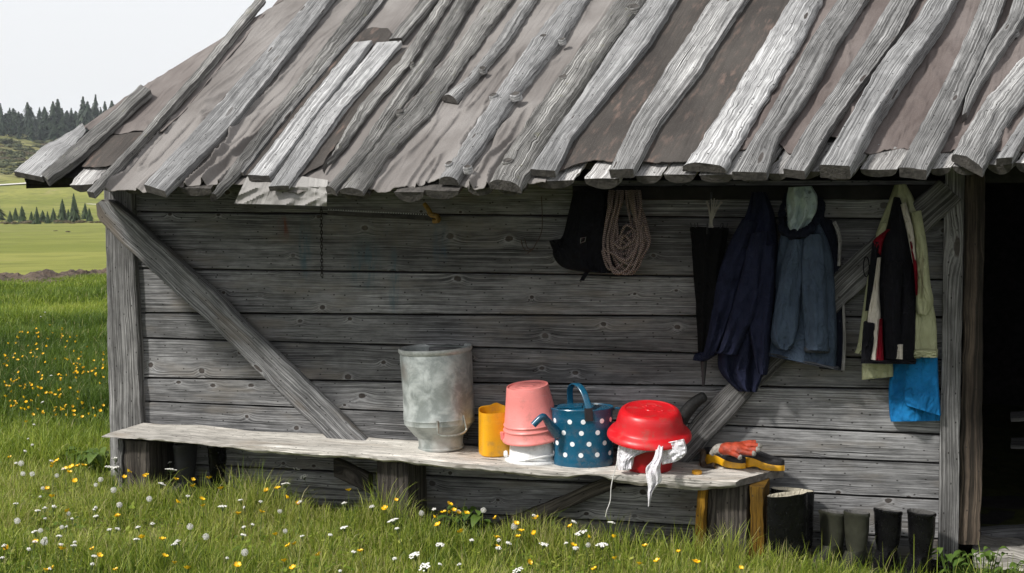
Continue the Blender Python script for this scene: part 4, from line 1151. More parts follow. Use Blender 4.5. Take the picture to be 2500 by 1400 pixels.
mesh("handle_bracket", TW(V), F, m_dkb, wc, luv=L)
V, F, L, mi = sweep(cat([(wr * 0.98, 0.02, 0.275), (wr * 1.14, 0.02, 0.283), (wr * 1.28, 0.02, 0.268), (wr * 1.32, 0.02, 0.2), (wr * 1.14, 0.02, 0.12), (wr * 0.97, 0.02, 0.1)], np.linspace(0, 1, 30)), np.repeat([[0, 0.014, 0]], 30, 0), np.repeat([[0, 0, 0.004]], 30, 0), RECT(0.2, 0.5))
mesh("rear_handle", TW(V), F, m_blue, wc, luv=L)
V, F, L, mi = beam((-wr * 0.8, -0.003, WH + 0.006), (wr * 0.02, -0.003, WH + 0.0105), Y, Z, 0.06, 0.0022, n=8)
mesh("hinged_lid", TW(V), F, m_blue, wc, luv=L)

# --- red pot, muslin cloth, red basin
P0 = on_bench(1590, 1158, 0.118)
k = mpp(P0)
m_red = plain("red plastic", (0.60, 0.008, 0.014), 0.4, 0.06, 9, dirt=0.4)
m_dred = plain("dark red plastic", (0.36, 0.005, 0.010), 0.42, 0.08, 9)
rp = thing("pot", "dark red pot standing under the upturned red basin", "pot", P0)
V, F, L = lathe([(0.001, 0), (57 * k * 0.93, 0), (57 * k * 0.97, 0.008), (57 * k, 0.03), (59 * k, 0.15), (60 * k, 0.155), (58 * k, 0.16), (54 * k, 0.15), (54 * k, 0.01), (0.001, 0.008)], 56)
mesh("pot_body", xf(V, P0), F, m_dred, rp, luv=L)
V, F, L = lathe([(60 * k, 0.146), (62 * k, 0.150), (62 * k, 0.158), (59 * k, 0.160)], 56)
mesh("pot_rim", xf(V, P0), F, m_dred, rp, luv=L)
PB = P0 + np.array([0.0, 0.0, 0.168])
rb_ = thing("basin", "bright red plastic basin upside down over white muslin", "basin", PB)
rR = 103 * k
prof = [(rR * 0.95, -0.013), (rR * 0.995, -0.015), (rR * 1.0, -0.008), (rR * 0.985, 0.002), (rR * 0.93, 0.016), (rR * 0.85, 0.024), (rR * 0.82, 0.032), (rR * 0.80, 0.042), (rR * 0.76, 0.080), (rR * 0.73, 0.101), (rR * 0.69, 0.116), (rR * 0.65, 0.123), (rR * 0.60, 0.126), (rR * 0.575, 0.1265), (rR * 0.57, 0.124), (rR * 0.53, 0.123), (rR * 0.12, 0.123), (rR * 0.11, 0.1255), (rR * 0.08, 0.1255), (0.001, 0.1245)]
V, F, L = lathe(prof, 72)
TBn = lambda V: xf(V, PB + np.array([0, 0, 0.016]), 10.0, 0, FACE)
mesh("basin_body", TBn(V), F, m_red, rb_, luv=L)
for (bx, by) in ((0.05, -0.03), (-0.02, 0.04), (0.03, 0.05)):
    V, F, L = lathe([(0.016, 0), (0.015, 0.0018), (0.011, 0.0022), (0.010, 0.001), (0.0005, 0.001)], 16, 1.0, 0.7)
    mesh("moulded_mark", TBn(V + np.array([bx, by, 0.123])), F, m_red, rb_, luv=L)

m_mus, nt, pb = mat("white muslin")
b = B(nt); Pq = b.n('ShaderNodeTexCoord').outputs['Object']
pb.inputs['Base Color'].default_value = (0.80, 0.79, 0.83, 1)
pb.inputs['Roughness'].default_value = 0.9
wv = b.noise(Pq, 260.0, 2.0); st_ = b.noise(b.n('ShaderNodeMapping', {'Vector': Pq, 'Scale': (160.0, 160.0, 8.0)}).outputs[0], 1.0, 2.0)
nt.links.new(b.ss(b.m('ADD', b.m('MULTIPLY', wv, 0.5), b.m('MULTIPLY', st_, 0.5)), 0.35, 0.62, 0.42, 1.0), pb.inputs['Alpha'])
nt.links.new(b.bump(st_, 0.004, 0.7), pb.inputs['Normal'])

def drape(rows, d0, bulge=0.02, folds=((2.0, 0.3, 0.01),), nu=24, nv=36, back=None, seed=0.0, diag=0.0, rough=0.3, th=0.003, yfun=None, edge=0.35):
    """hanging cloth: rows of (left x, left y, right x, right y) in photo pixels, at d0 metres before the wall"""
    rows = np.asarray(rows, float)
    t = np.linspace(0, 1, nv)
    Rw = cat(rows, t) if len(rows) > 2 else poly(rows, t)
    V, uv = [], []
    for j in range(nv):
        v = t[j]
        for i in range(nu):
            u = i / (nu - 1)
            px, py = Rw[j][0] + (Rw[j][2] - Rw[j][0]) * u, Rw[j][1] + (Rw[j][3] - Rw[j][1]) * u
            d = (d0(v) if callable(d0) else d0) + bulge * (max(0.0, math.sin(math.pi * u)) ** edge)
            for (kf, ph, am) in folds:
                q = kf * u + ph + diag * v + rough * float(vnoise(u * 2.0 + seed, v * 2.2, seed + kf))
                tri = abs((q % 1.0) - 0.5) * 2
                d += am * ((tri * tri * (3 - 2 * tri)) - 0.5) * (0.55 + 0.45 * v)
            d += 0.55 * sum(a for _, _, a in folds) * float(fbm(u * 2.5 + seed + 1.5 * v, v * 4.0, seed, 3))
            d += 0.0075 * float(fbm(u * 7 + seed, v * 11.0, seed + 5, 2))
            V.append(W(px, py, -max(d, 0.012)))
            uv.append((px / 450.0, py / 450.0))
    V = np.array(V)
    ii = np.arange(nu * nv).reshape(nv, nu)
    F = np.stack([ii[:-1, :-1], ii[1:, :-1], ii[1:, 1:], ii[:-1, 1:]], -1).reshape(-1, 4)
    V2 = V.copy()
    if back is None: V2 = V2 + np.array([0, th, 0])
    else: V2[:, 1] = np.maximum(V2[:, 1] + 0.004, -back)
    N0 = len(V)
    rim = np.concatenate([ii[0, :], ii[1:, -1], ii[-1, -2::-1], ii[-2:0:-1, 0]]); rn = np.roll(rim, -1)
    FF = np.vstack([F, F[:, ::-1] + N0, np.stack([rim, rim + N0, rn + N0, rn], 1)])
    uv = np.array(uv + uv)
    return np.vstack([V, V2]), [tuple(f) for f in FF], uv[FF.ravel()]
yb_ = -P0[1]
cl = MB()
cl.add(*drape([(1512, 1078, 1548, 1082), (1508, 1100, 1548, 1110), (1506, 1130, 1545, 1135), (1510, 1148, 1536, 1150)], yb_ + 0.115, 0.02, ((2, .1, .02),), 14, 24, seed=1, th=0.0015))
cl.add(*drape([(1524, 1082, 1606, 1084), (1530, 1098, 1602, 1100), (1522, 1112, 1572, 1106), (1520, 1132, 1545, 1120), (1520, 1149, 1542, 1145)], yb_ + 0.125, 0.02, ((3, .3, .018),), 20, 26, seed=2, th=0.0015))
cl.add(*drape([(1596, 1084, 1621, 1086), (1600, 1104, 1618, 1104), (1592, 1125, 1615, 1124), (1577, 1143, 1612, 1146), (1578, 1165, 1616, 1172), (1582, 1190, 1606, 1186), (1581, 1206, 1595, 1200), (1582, 1222, 1590, 1214), (1582, 1238, 1586, 1235)], lambda v: yb_ + 0.14 + 0.16 * min(1, v / 0.35), 0.02, ((2.2, .2, .02),), 16, 44, seed=3, th=0.0015))
cl.add(*drape([(1612, 1084, 1670, 1072), (1614, 1106, 1677, 1100), (1614, 1123, 1668, 1116), (1617, 1135, 1650, 1128)], yb_ + 0.12, 0.025, ((1.6, .4, .004),), 18, 20, seed=4, th=0.0015))
cloth_o = cl.build("muslin_cloth", m_mus)
tag(cloth_o, "white muslin cloth trapped under the red basin and trailing over the bench edge", "cloth")
tp = [W(1510, 1108, -yb_ - 0.13), W(1505, 1135, -yb_ - 0.16), W(1498, 1160, -0.445), W(1492, 1190, -0.45), W(1490, 1222, -0.45), W(1482, 1245, -0.45), W(1478, 1262, -0.44)]
V, F, L = tube(cat(tp, np.linspace(0, 1, 40)), 0.0022, 6)
mesh("loose_thread", V, F, plain("white thread", (0.75, 0.74, 0.72), 0.9), cloth_o, luv=L)

# --- small yellow cap
P0 = on_bench(1703, 1160, 0.024)
V, F, L = lathe([(0.0005, 0.0), (0.0225, 0), (0.0245, 0.002), (0.0245, 0.014), (0.0225, 0.0165), (0.0005, 0.016)], 36)
o = mesh("screw_cap", xf(V, P0), F, m_yel)
tag(o, "small round yellow screw cap lying on the bench", "cap")

# --- clogs
m_sole = plain("yellow rubber sole", (0.78, 0.40, 0.01), 0.42, 0.08, 14, dirt=0.4)
m_foot = plain("black insole", (0.016, 0.015, 0.018), 0.65, 0.2, 60, bump=0.002, bscale=200)
def clog(P, ln, rz, label, lift=0.0, pitch=0.0):
    c = thing("clog", label, "clog", P, "pair of yellow soled clogs")
    nl, nr = 26, 24
    def outline(t):                            # half width along the foot, heel (t=0) to toe (t=1)
        return (0.043 * (max(0, math.sin(math.pi * min(1, t * 1.02))) ** 0.42) * (0.86 + 0.24 * t - 0.14 * math.exp(-((t - 0.42) / 0.16) ** 2)))
    def body(z0f, z1f, grow):
        V, F = [], []
        tt = 0.5 - 0.5 * np.cos(np.linspace(0.0, math.pi, nl))
        for i, t in enumerate(tt):
            w = max(0.0012, outline(t)) * grow
            for s_, zf in ((-0.94, z0f(t)), (-1.03, z0f(t) * 0.6 + z1f(t) * 0.4), (-0.98, z1f(t) - 0.003), (-0.9, z1f(t)), (0, z1f(t) + 0.002), (0.9, z1f(t)), (0.98, z1f(t) - 0.003), (1.03, z0f(t) * 0.6 + z1f(t) * 0.4), (0.94, z0f(t))):
                V.append((t * ln - ln / 2, s_ * w, zf))
        m9 = 9
        for i in range(nl - 1):
            for j in range(m9):
                F.append((i * m9 + j, i * m9 + (j + 1) % m9, (i + 1) * m9 + (j + 1) % m9, (i + 1) * m9 + j))
        F.append(tuple(range(m9))); F.append(tuple(range((nl - 1) * m9, nl * m9)))
        return np.array(V), F
    arch = lambda t: 0.012 * math.exp(-((t - 0.40) / 0.12) ** 2)
    topz = lambda t: 0.040 + 0.018 * math.exp(-((t - 0.30) / 0.28) ** 2) - 0.012 * t
    V, F = body(arch, topz, 1.0)
    mesh("sole", xf(xf(V, (0, 0, 0), 0, pitch, 0), P, 0, 0, rz), F, m_sole, c)
    V, F = body(lambda t: topz(t) - 0.004, lambda t: topz(t) + 0.032 - 0.008 * t, 0.99)
    mesh("insole", xf(xf(V, (0, 0, 0), 0, pitch, 0), P, 0, 0, rz), F, m_foot, c)
    return c
clog(on_bench(1775, 1146, 0.075) + [0, 0, 0.003], 0.235, -20, "yellow soled black clog on the bench under the orange glove")
clog(on_bench(1865, 1151, 0.06) + [0, 0, 0.003], 0.235, -12, "yellow soled black clog overhanging the bench end")
# brown leather strap bundle behind the clogs
V, F, L = tube(cat([W(1712, 1100, -0.16), W(1716, 1112, -0.15), W(1714, 1128, -0.15), W(1722, 1140, -0.17), W(1745, 1138, -0.18)], np.linspace(0, 1, 24)), 0.016, 10)
o = mesh("leather_strap", jitter(V, 0.005, 30), F, plain("dark brown leather", (0.05, 0.03, 0.018), 0.6, 0.3, 30), luv=L)
tag(o, "dark brown leather loop lying behind the yellow clogs", "strap")

# --- orange work glove
def voxel_join(name, parts, m, vox, parent=None, smooth_it=6, keep=True):
    mb = MB()
    for q in parts: mb.add(*q[:3])
    o = mb.build(name, m, parent)
    fix_normals(o)
    md = o.modifiers.new("r", 'REMESH'); md.mode = 'VOXEL'; md.voxel_size = vox
    sm = o.modifiers.new("s", 'SMOOTH'); sm.iterations = smooth_it; sm.factor = 0.5
    dg = bpy.context.evaluated_depsgraph_get()
    me = bpy.data.meshes.new_from_object(o.evaluated_get(dg))
    o.modifiers.clear()
    o.data = me
    me.polygons.foreach_set('use_smooth', np.ones(len(me.polygons), dtype=bool))
    return o
GB = W(1800, 1098, -0.22)
gk = mpp(GB)
gl = thing("work_glove", "orange rubber palmed work glove lying on the yellow clogs", "glove", GB - [0, 0, 0.03])
m_or = plain("orange rubber", (0.42, 0.052, 0.018), 0.62, 0.28, 26, bump=0.006, bscale=70)
m_kn = plain("grey knit cotton", (0.33, 0.31, 0.28), 0.95, 0.25, 60, bump=0.003, bscale=220)
gp = lambda px, py, y=-0.22: W(px, py, y)
def ell(c, r, n=20):
    V, F, L = lathe([(math.sin(t) + 1e-4, -math.cos(t)) for t in np.linspace(0, math.pi, 12)], n)
    return V * np.asarray(r) + np.asarray(c), F, L
palm = [ell(gp(1782, 1096), (0.058, 0.045, 0.032)), ell(gp(1800, 1094), (0.048, 0.042, 0.030)), ell(gp(1768, 1098), (0.036, 0.036, 0.026))]
fing = [[(1800, 1088, -.20), (1825, 1082, -.19), (1846, 1080, -.18)], [(1805, 1090, -.215), (1832, 1087, -.21), (1856, 1090, -.205)], [(1805, 1095, -.235), (1832, 1098, -.24), (1852, 1098, -.245)], [(1800, 1100, -.25), (1824, 1106, -.265), (1842, 1108, -.27)], [(1782, 1104, -.25), (1796, 1110, -.28), (1808, 1118, -.29)]]
pf = list(palm)
for f in fing:
    pts = cat([gp(*q) for q in f], np.linspace(0, 1, 10))
    pf.append(tube(pts, np.linspace(0.016, 0.0125, 10), 12))
og = voxel_join("glove_hand", pf, m_or, 0.0035, gl, 4)
for f in fing[1:]:
    a = gp(*f[-2]); c = gp(*f[-1])
    V, F, L = tube(cat([a * 0.25 + c * 0.75, a * 0.05 + c * 0.95, c + (c - a) * 0.16, c + (c - a) * 0.26], np.linspace(0, 1, 8)), [0.0136, 0.0142, 0.0140, 0.0132, 0.012, 0.0095, 0.006, 0.002], 12)
    mesh("fingertip", V, F, m_kn, gl, luv=L)
V, F, L = tube(cat([gp(1765, 1098), gp(1752, 1098), gp(1742, 1104), gp(1735, 1110)], np.linspace(0, 1, 12)), np.interp(np.linspace(0, 1, 12), [0, .5, 1], [0.030, 0.022, 0.013]), 14)
mesh("cuff", jitter(V, 0.004, 40), F, m_kn, gl, luv=L)
# --- black object leaning between basin and brace
V, F, L = tube(cat([W(1655, 1042, -0.12), W(1672, 1012, -0.12), W(1695, 985, -0.12), W(1722, 966, -0.12)], np.linspace(0, 1, 26)), np.interp(np.linspace(0, 1, 26), [0, .15, .5, .93, 1], [0.026, 0.034, 0.034, 0.027, 0.018]), 14)
o = mesh("tool_handle", V, F, plain("black rubber", (0.010, 0.010, 0.010), 0.7, 0.3, 40, bump=0.004), luv=L)
tag(o, "short thick black rubber handle leaning on the brace behind the red basin", "handle")

# ================================================================== HANGING THINGS
def garment(name, label, cat_, px, py, group=None):
    return thing(name, label, cat_, W(px, py, -0.03), group)
f_navy = fabric("navy cotton", (0.017, 0.020, 0.043), (0.010, 0.012, 0.027))
f_slate = fabric("slate blue cotton", (0.062, 0.086, 0.125), (0.040, 0.056, 0.084))
f_dnavy = fabric("dark navy lining", (0.010, 0.012, 0.022))
f_black = fabric("black fleece", (0.006, 0.006, 0.008), (0.010, 0.010, 0.013))
f_khaki = fabric("pale khaki canvas", (0.42, 0.43, 0.27), (0.34, 0.35, 0.21))
f_cream = fabric("cream nylon", (0.56, 0.52, 0.45), (0.48, 0.44, 0.38))
f_dred = fabric("dark red nylon", (0.17, 0.006, 0.014))
f_blue = fabric("bright blue cotton", (0.012, 0.165, 0.40), (0.010, 0.12, 0.31))
f_pale = fabric("pale aqua cotton", (0.46, 0.55, 0.55), (0.34, 0.42, 0.43))
f_grey = fabric("grey reflective tape", (0.32, 0.31, 0.30))
def D(name, parent, m, *a, label=None, **k):
    V, F, L = drape(*a, **k)
    return mesh(name, V, F, m, parent, luv=L, label=label)

# hook rail under the eave that the clothes hang from
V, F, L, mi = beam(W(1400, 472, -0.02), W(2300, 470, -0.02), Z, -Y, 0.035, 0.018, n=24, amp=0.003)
MB().add(V, F, L, mi).build("peg_rail", M['soot_shade'], hut)  # rail coloured near-black to carry the deep shade below the eave

# --- navy jacket
j1 = garment("jacket", "navy blue cotton jacket hanging beside the black umbrella", "jacket", 1840, 500, "jackets hanging under the eave")
D("jacket_body", j1, f_navy, [(1835, 470, 1868, 470), (1822, 520, 1888, 520), (1798, 570, 1896, 570), (1782, 640, 1898, 640), (1770, 720, 1896, 720), (1758, 800, 1890, 800), (1752, 868, 1884, 868), (1756, 905, 1868, 908), (1782, 938, 1850, 950), (1802, 956, 1846, 958)], 0.07, 0.06, ((2.6, .2, .035), (5.3, .5, .012)), 44, 60, back=0.045, seed=11, diag=-0.5)
D("sleeve", j1, f_navy, [(1812, 535, 1850, 545), (1778, 600, 1832, 610), (1750, 680, 1806, 690), (1736, 760, 1786, 765), (1724, 830, 1764, 830), (1714, 866, 1746, 868)], 0.11, 0.06, ((1.4, .3, .02),), 24, 44, back=0.06, seed=12, diag=0.4)
D("cuff", j1, f_navy, [(1712, 860, 1748, 868), (1696, 866, 1728, 880), (1691, 880, 1716, 884)], 0.12, 0.03, ((1.0, .3, .01),), 14, 14, back=0.09, seed=13)
D("sleeve", j1, f_navy, [(1832, 570, 1874, 565), (1812, 660, 1868, 660), (1790, 740, 1856, 745), (1770, 810, 1828, 805), (1752, 858, 1806, 852), (1736, 862, 1800, 868)], 0.15, 0.05, ((1.7, .1, .025),), 26, 48, back=0.09, seed=14, diag=-0.6)
D("sleeve", j1, f_navy, [(1852, 600, 1890, 600), (1846, 690, 1890, 690), (1834, 770, 1886, 770), (1828, 800, 1880, 830), (1840, 870, 1876, 880), (1850, 912, 1870, 917)], 0.145, 0.045, ((1.5, .5, .02),), 22, 44, back=0.09, seed=15, diag=0.5)
# --- slate jacket with hood
j2 = garment("jacket", "slate blue hooded jacket with a pale lining in its hood", "jacket", 1955, 480, "jackets hanging under the eave")
D("front_panel", j2, f_dnavy, [(1985, 520, 2030, 540), (1990, 600, 2046, 600), (1995, 700, 2054, 700), (1998, 800, 2060, 800), (2000, 900, 2062, 906)], 0.055, 0.03, ((1.5, .2, .01),), 20, 40, back=0.03, seed=21)
D("jacket_body", j2, f_slate, [(1918, 540, 1998, 540), (1902, 590, 2022, 590), (1893, 660, 2036, 660), (1886, 740, 2040, 740), (1880, 820, 2042, 825), (1875, 868, 2040, 902)], 0.085, 0.07, ((2.0, .1, .035), (4.6, .4, .012)), 48, 60, back=0.05, seed=22, diag=0.15)
D("hem_band", j2, fabric("grey hem", (0.075, 0.08, 0.09)), [(1873, 862, 2048, 900), (1875, 870, 2050, 906)], 0.122, 0.055, ((2.0, .1, .02),), 40, 6, back=0.05, seed=22)
D("sleeve", j2, f_slate, [(1925, 585, 1965, 585), (1908, 650, 1962, 650), (1896, 720, 1956, 720), (1884, 790, 1950, 790), (1882, 830, 1940, 835), (1900, 852, 1925, 856)], 0.15, 0.055, ((1.2, .4, .02),), 26, 46, back=0.1, seed=23, diag=0.4)
D("sleeve", j2, f_slate, [(1962, 575, 2008, 570), (1956, 650, 2016, 650), (1957, 730, 2020, 730), (1962, 800, 2022, 800), (1965, 842, 2024, 846), (1965, 854, 2024, 858)], 0.155, 0.06, ((1.3, .1, .015),), 28, 46, back=0.1, seed=24, diag=0.1)
V, F, L = lathe([(0.052, 0.0), (0.062, 0.006), (0.064, 0.02), (0.058, 0.03)], 30, 1.0, 0.6)
mesh("cuff", xf(V, W(1994, 862, -0.16), -6, 2, FACE), F, fabric("slate cuff", (0.05, 0.055, 0.065)), j2, luv=L)
hd = MB()
hd.add(*tube(cat([W(1914, 478, -0.09), W(1904, 525, -0.11), W(1908, 556, -0.15), W(1934, 576, -0.18), W(1962, 573, -0.19), W(1988, 552, -0.16), W(1998, 522, -0.12), W(1996, 478, -0.09)], np.linspace(0, 1, 60)), np.interp(np.linspace(0, 1, 60), [0, .25, .45, .6, .75, 1], [0.014, 0.022, 0.030, 0.026, 0.024, 0.014]), 18))
hd.V[0] = jitter(hd.V[0], 0.016, 14)
hd.V[0] = jitter(hd.V[0], 0.006, 45)
hd.build("hood", f_dnavy, j2)
D("hood_lining", j2, f_pale, [(1925, 458, 1980, 455), (1920, 490, 1994, 485), (1922, 520, 1990, 520), (1922, 545, 1976, 548), (1924, 564, 1958, 568)], 0.13, 0.05, ((2.6, .3, .04),), 36, 36, back=0.1, seed=25, diag=0.3)
D("zip_tape", j2, f_grey, [(2056, 742, 2062, 742), (2058, 830, 2065, 830), (2053, 904, 2062, 906)], 0.094, 0.004, ((1, 0, .002),), 6, 30, back=0.08, seed=26)
D("zip_tape", j2, f_grey, [(2032, 545, 2040, 540), (2046, 580, 2054, 580), (2044, 650, 2051, 650)], 0.094, 0.004, ((1, 0, .002),), 6, 24, back=0.08, seed=27)
# --- khaki jacket and the black one over it
j3 = garment("jacket", "pale khaki canvas jacket hanging behind the black and red one", "jacket", 2195, 470, "jackets hanging under the eave")
D("jacket_body", j3, f_khaki, [(2184, 452, 2212, 450), (2166, 500, 2236, 496), (2146, 550, 2248, 550), (2128, 610, 2260, 610), (2122, 700, 2268, 700), (2116, 780, 2284, 776), (2108, 850, 2288, 850), (2106, 885, 2288, 872)], 0.06, 0.06, ((2.2, .3, .03), (5, .2, .01)), 44, 60, back=0.035, seed=31)
D("sleeve", j3, f_khaki, [(2150, 545, 2176, 545), (2130, 610, 2158, 615), (2116, 690, 2146, 695), (2104, 770, 2132, 775), (2094, 840, 2124, 842), (2086, 862, 2108, 866)], 0.10, 0.05, ((1.2, .2, .012),), 20, 44, back=0.05, seed=32, diag=0.2)
D("sleeve", j3, f_khaki, [(2222, 520, 2248, 515), (2234, 600, 2262, 600), (2238, 690, 2270, 690), (2236, 740, 2278, 740), (2240, 766, 2266, 770)], 0.13, 0.05, ((1.2, .2, .015),), 20, 40, back=0.07, seed=33, diag=-0.3)
D("lower_flap", j3, f_khaki, [(2104, 880, 2178, 882), (2104, 905, 2180, 902), (2104, 928, 2180, 920)], 0.085, 0.03, ((2.5, .2, .012),), 24, 16, back=0.04, seed=34)
D("hem_band", j3, f_khaki, [(2230, 856, 2289, 858), (2230, 872, 2288, 874)], 0.15, 0.025, ((2, .1, .01),), 18, 8, back=0.08, seed=35)
V, F, L = tube([W(2115 + 7 * math.cos(a), 652 + 24 * math.sin(a), -0.165) for a in np.linspace(0, 2 * math.pi, 30, endpoint=False)], 0.003, 6, closed=True)
mesh("badge_ring", V, F, f_black, j3, luv=L)
j4 = garment("jacket", "black fleece jacket with cream and dark red panels over the khaki jacket", "jacket", 2190, 520, "jackets hanging under the eave")
D("jacket_body", j4, f_black, [(2182, 482, 2196, 484), (2168, 540, 2212, 538), (2152, 600, 2222, 600), (2142, 680, 2232, 680), (2142, 760, 2236, 760), (2146, 830, 2234, 830), (2146, 884, 2232, 886)], 0.15, 0.05, ((2.2, .4, .025),), 40, 60, back=0.1, seed=41)
D("red_panel", j4, f_dred, [(2166, 560, 2176, 560), (2132, 588, 2160, 580), (2138, 610, 2150, 625)], 0.175, 0.012, ((1, .2, .006),), 12, 20, back=0.14, seed=42)
D("side_panel", j4, f_black, [(2130, 590, 2150, 592), (2122, 660, 2148, 660), (2116, 720, 2140, 720), (2112, 760, 2130, 758)], 0.165, 0.02, ((1.2, .2, .008),), 14, 30, back=0.12, seed=43)
D("cream_panel", j4, f_cream, [(2142, 630, 2150, 630), (2132, 700, 2146, 700), (2118, 780, 2150, 780), (2124, 840, 2152, 838), (2124, 882, 2146, 884)], 0.20, 0.02, ((1.2, .3, .012),), 16, 44, back=0.15, seed=44)
D("side_panel", j4, f_black, [(2108, 788, 2136, 790), (2104, 840, 2132, 842), (2102, 884, 2122, 886)], 0.222, 0.014, ((1.2, .3, .006),), 12, 24, back=0.16, seed=45)
D("red_panel", j4, f_dred, [(2147, 780, 2153, 780), (2142, 840, 2155, 840), (2138, 884, 2158, 886)], 0.225, 0.01, ((1, .2, .004),), 10, 24, back=0.16, seed=46)
D("red_panel", j4, f_dred, [(2220, 590, 2226, 590), (2230, 650, 2238, 650), (2234, 700, 2240, 700), (2236, 722, 2239, 722)], 0.20, 0.01, ((1, .2, .004),), 8, 24, back=0.13, seed=47)
D("cream_panel", j4, f_cream, [(2198, 500, 2210, 495), (2212, 560, 2228, 556), (2222, 610, 2234, 612), (2230, 650, 2238, 655)], 0.185, 0.02, ((1, .2, .008),), 12, 30, back=0.13, seed=48)
D("sleeve", j4, f_black, [(2164, 640, 2204, 640), (2158, 740, 2200, 740), (2158, 820, 2200, 820), (2160, 876, 2196, 880)], 0.20, 0.05, ((1.3, .3, .015),), 22, 40, back=0.15, seed=49)
D("cream_panel", j4, f_cream, [(2188, 842, 2204, 842), (2184, 876, 2203, 878)], 0.235, 0.01, ((1, .1, .004),), 8, 10, back=0.16, seed=50)
D("hem_band", j4, f_black, [(2102, 880, 2235, 882), (2102, 888, 2235, 890)], 0.215, 0.03, ((2, .1, .008),), 30, 6, back=0.12, seed=51)
# --- blue garment
j5 = garment("shirt", "bright blue cotton shirt hanging lowest beside the door post", "shirt", 2230, 860, None)
D("shirt_body", j5, f_blue, [(2190, 840, 2286, 840), (2178, 890, 2290, 890), (2170, 940, 2292, 940), (2170, 985, 2294, 980), (2172, 1015, 2296, 1012), (2175, 1030, 2297, 1028)], 0.02, 0.05, ((1.9, .15, .03), (4, .3, .006)), 40, 40, back=0.012, seed=61, diag=0.15)
D("shirt_front", j5, f_blue, [(2216, 870, 2288, 870), (2208, 920, 2290, 920), (2206, 965, 2293, 968), (2212, 990, 2297, 1016)], 0.085, 0.03, ((1.3, .2, .015),), 30, 26, back=0.05, seed=62, diag=0.2)
# --- umbrella
um = garment("umbrella", "folded black umbrella hanging upside down by a frayed cord", "umbrella", 1735, 540, None)
um_a = [W(1731, 556, -0.11), W(1728, 640, -0.11), W(1725, 740, -0.11), W(1721, 830, -0.11), W(1718, 878, -0.11)]
ax = cat(um_a, np.linspace(0, 1, 34))
uw = np.interp(np.linspace(0, 1, 34), [0, .03, .3, .6, .85, .93, 1], [0.096, 0.098, 0.080, 0.060, 0.042, 0.034, 0.018])
V, F = [], []
NU = 64
for i in range(34):
    for j in range(NU):
        a = 2 * math.pi * j / NU
        pl = 1 - 0.24 * abs(math.sin(a * 4 + 0.9 * i / 34)) - 0.05 * math.sin(a * 3)
        V.append(ax[i] + np.array([uw[i] * pl * math.cos(a), 0.62 * uw[i] * pl * math.sin(a), 0]))
for i in range(33):
    for j in range(NU):
        F.append((i * NU + j, i * NU + (j + 1) % NU, (i + 1) * NU + (j + 1) % NU, (i + 1) * NU + j))
F.append(tuple(range(NU)))
m_umb = fabric("black umbrella cloth", (0.004, 0.004, 0.0045), rough=0.9)
mesh("canopy", jitter(V, 0.004, 12), F, m_umb, um)
V, F, L = tube([W(1719, 872, -0.11), W(1718, 884, -0.11), W(1718, 920, -0.11), W(1717, 944, -0.11)], [0.020, 0.017, 0.010, 0.006], 10)
mesh("ferrule", V, F, m_dkb, um, luv=L)
V, F, L = tube([W(1733, 560, -0.11), W(1735, 500, -0.11), W(1737, 470, -0.10)], 0.006, 8)
mesh("shaft", V, F, m_dkb, um, luv=L)
for q in range(8):
    a = 2 * math.pi * q / 8
    p = ax[0] + np.array([0.085 * math.cos(a), 0.05 * math.sin(a), 0])
    V, F, L = tube([p + [0, 0, -0.03], p + [0.004 * math.cos(a), 0, 0.004], p + [0.008 * math.cos(a), 0, 0.022]], [0.0035, 0.0035, 0.003], 6)
    mesh("rib_tip", V, F, m_dkb, um, luv=L)
cd = MB()
for q in range(9):
    dx = rng.uniform(-1, 1)
    pts = [W(1735 + rng.uniform(-6, 6), 556, -0.135), W(1737 + dx * 5, 530, -0.14), W(1740 + dx * 12, 508, -0.14), W(1742 + dx * 22, 484 + abs(dx) * 10, -0.13)]
    cd.add(*tube(cat(pts, np.linspace(0, 1, 14)), 0.0035, 6))
cd.build("frayed_cord", fabric("grey cord", (0.40, 0.37, 0.34)), um)

# --- black bag and rope
bag = garment("bag", "limp black bag hanging left of the coiled rope", "bag", 1430, 500, None)
D("bag_body", bag, f_black, [(1400, 468, 1475, 468), (1388, 520, 1484, 520), (1374, 575, 1492, 575), (1350, 610, 1498, 610), (1356, 636, 1500, 640), (1378, 655, 1498, 658), (1420, 664, 1490, 668)], 0.04, 0.10, ((1.8, .3, .03),), 40, 44, back=0.012, seed=71)
D("side_flap", bag, f_black, [(1340, 588, 1372, 584), (1350, 612, 1380, 616), (1362, 632, 1384, 640)], 0.07, 0.03, ((1, .2, .01),), 12, 14, back=0.03, seed=72)
V, F, L, mi = beam(W(1433, 664, -0.1), W(1420, 686, -0.1), X, -Y, 0.012, 0.003, n=6)
mesh("strap_end", V, F, f_black, bag, luv=L)
V, F, L = tube([W(x, y, -0.165) for x, y in ((1418, 582), (1430, 580), (1428, 590), (1417, 594))], 0.0022, 6, closed=True)
mesh("buckle", V, F, plain("dull steel", (0.3, 0.3, 0.31), 0.35, metal=0.9), bag, luv=L)
m_rope, nt, pb = mat("striped pink rope")
b = B(nt)
uv = b.n('ShaderNodeUVMap', uv_map='UVMap').outputs[0]; sp = b.n('ShaderNodeSeparateXYZ', {0: uv})
wv = b.m('SINE', b.m('ADD', b.m('MULTIPLY', sp.outputs[0], 620.0), b.m('MULTIPLY', sp.outputs[1], 6.283)))
nt.links.new(b.mix(b.ss(wv, -0.2, 0.5), (0.12, 0.08, 0.072), (0.36, 0.275, 0.255)), pb.inputs['Base Color'])
pb.inputs['Roughness'].default_value = 0.9
nt.links.new(b.bump(wv, 0.002, 0.8), pb.inputs['Normal'])
rope = MB()
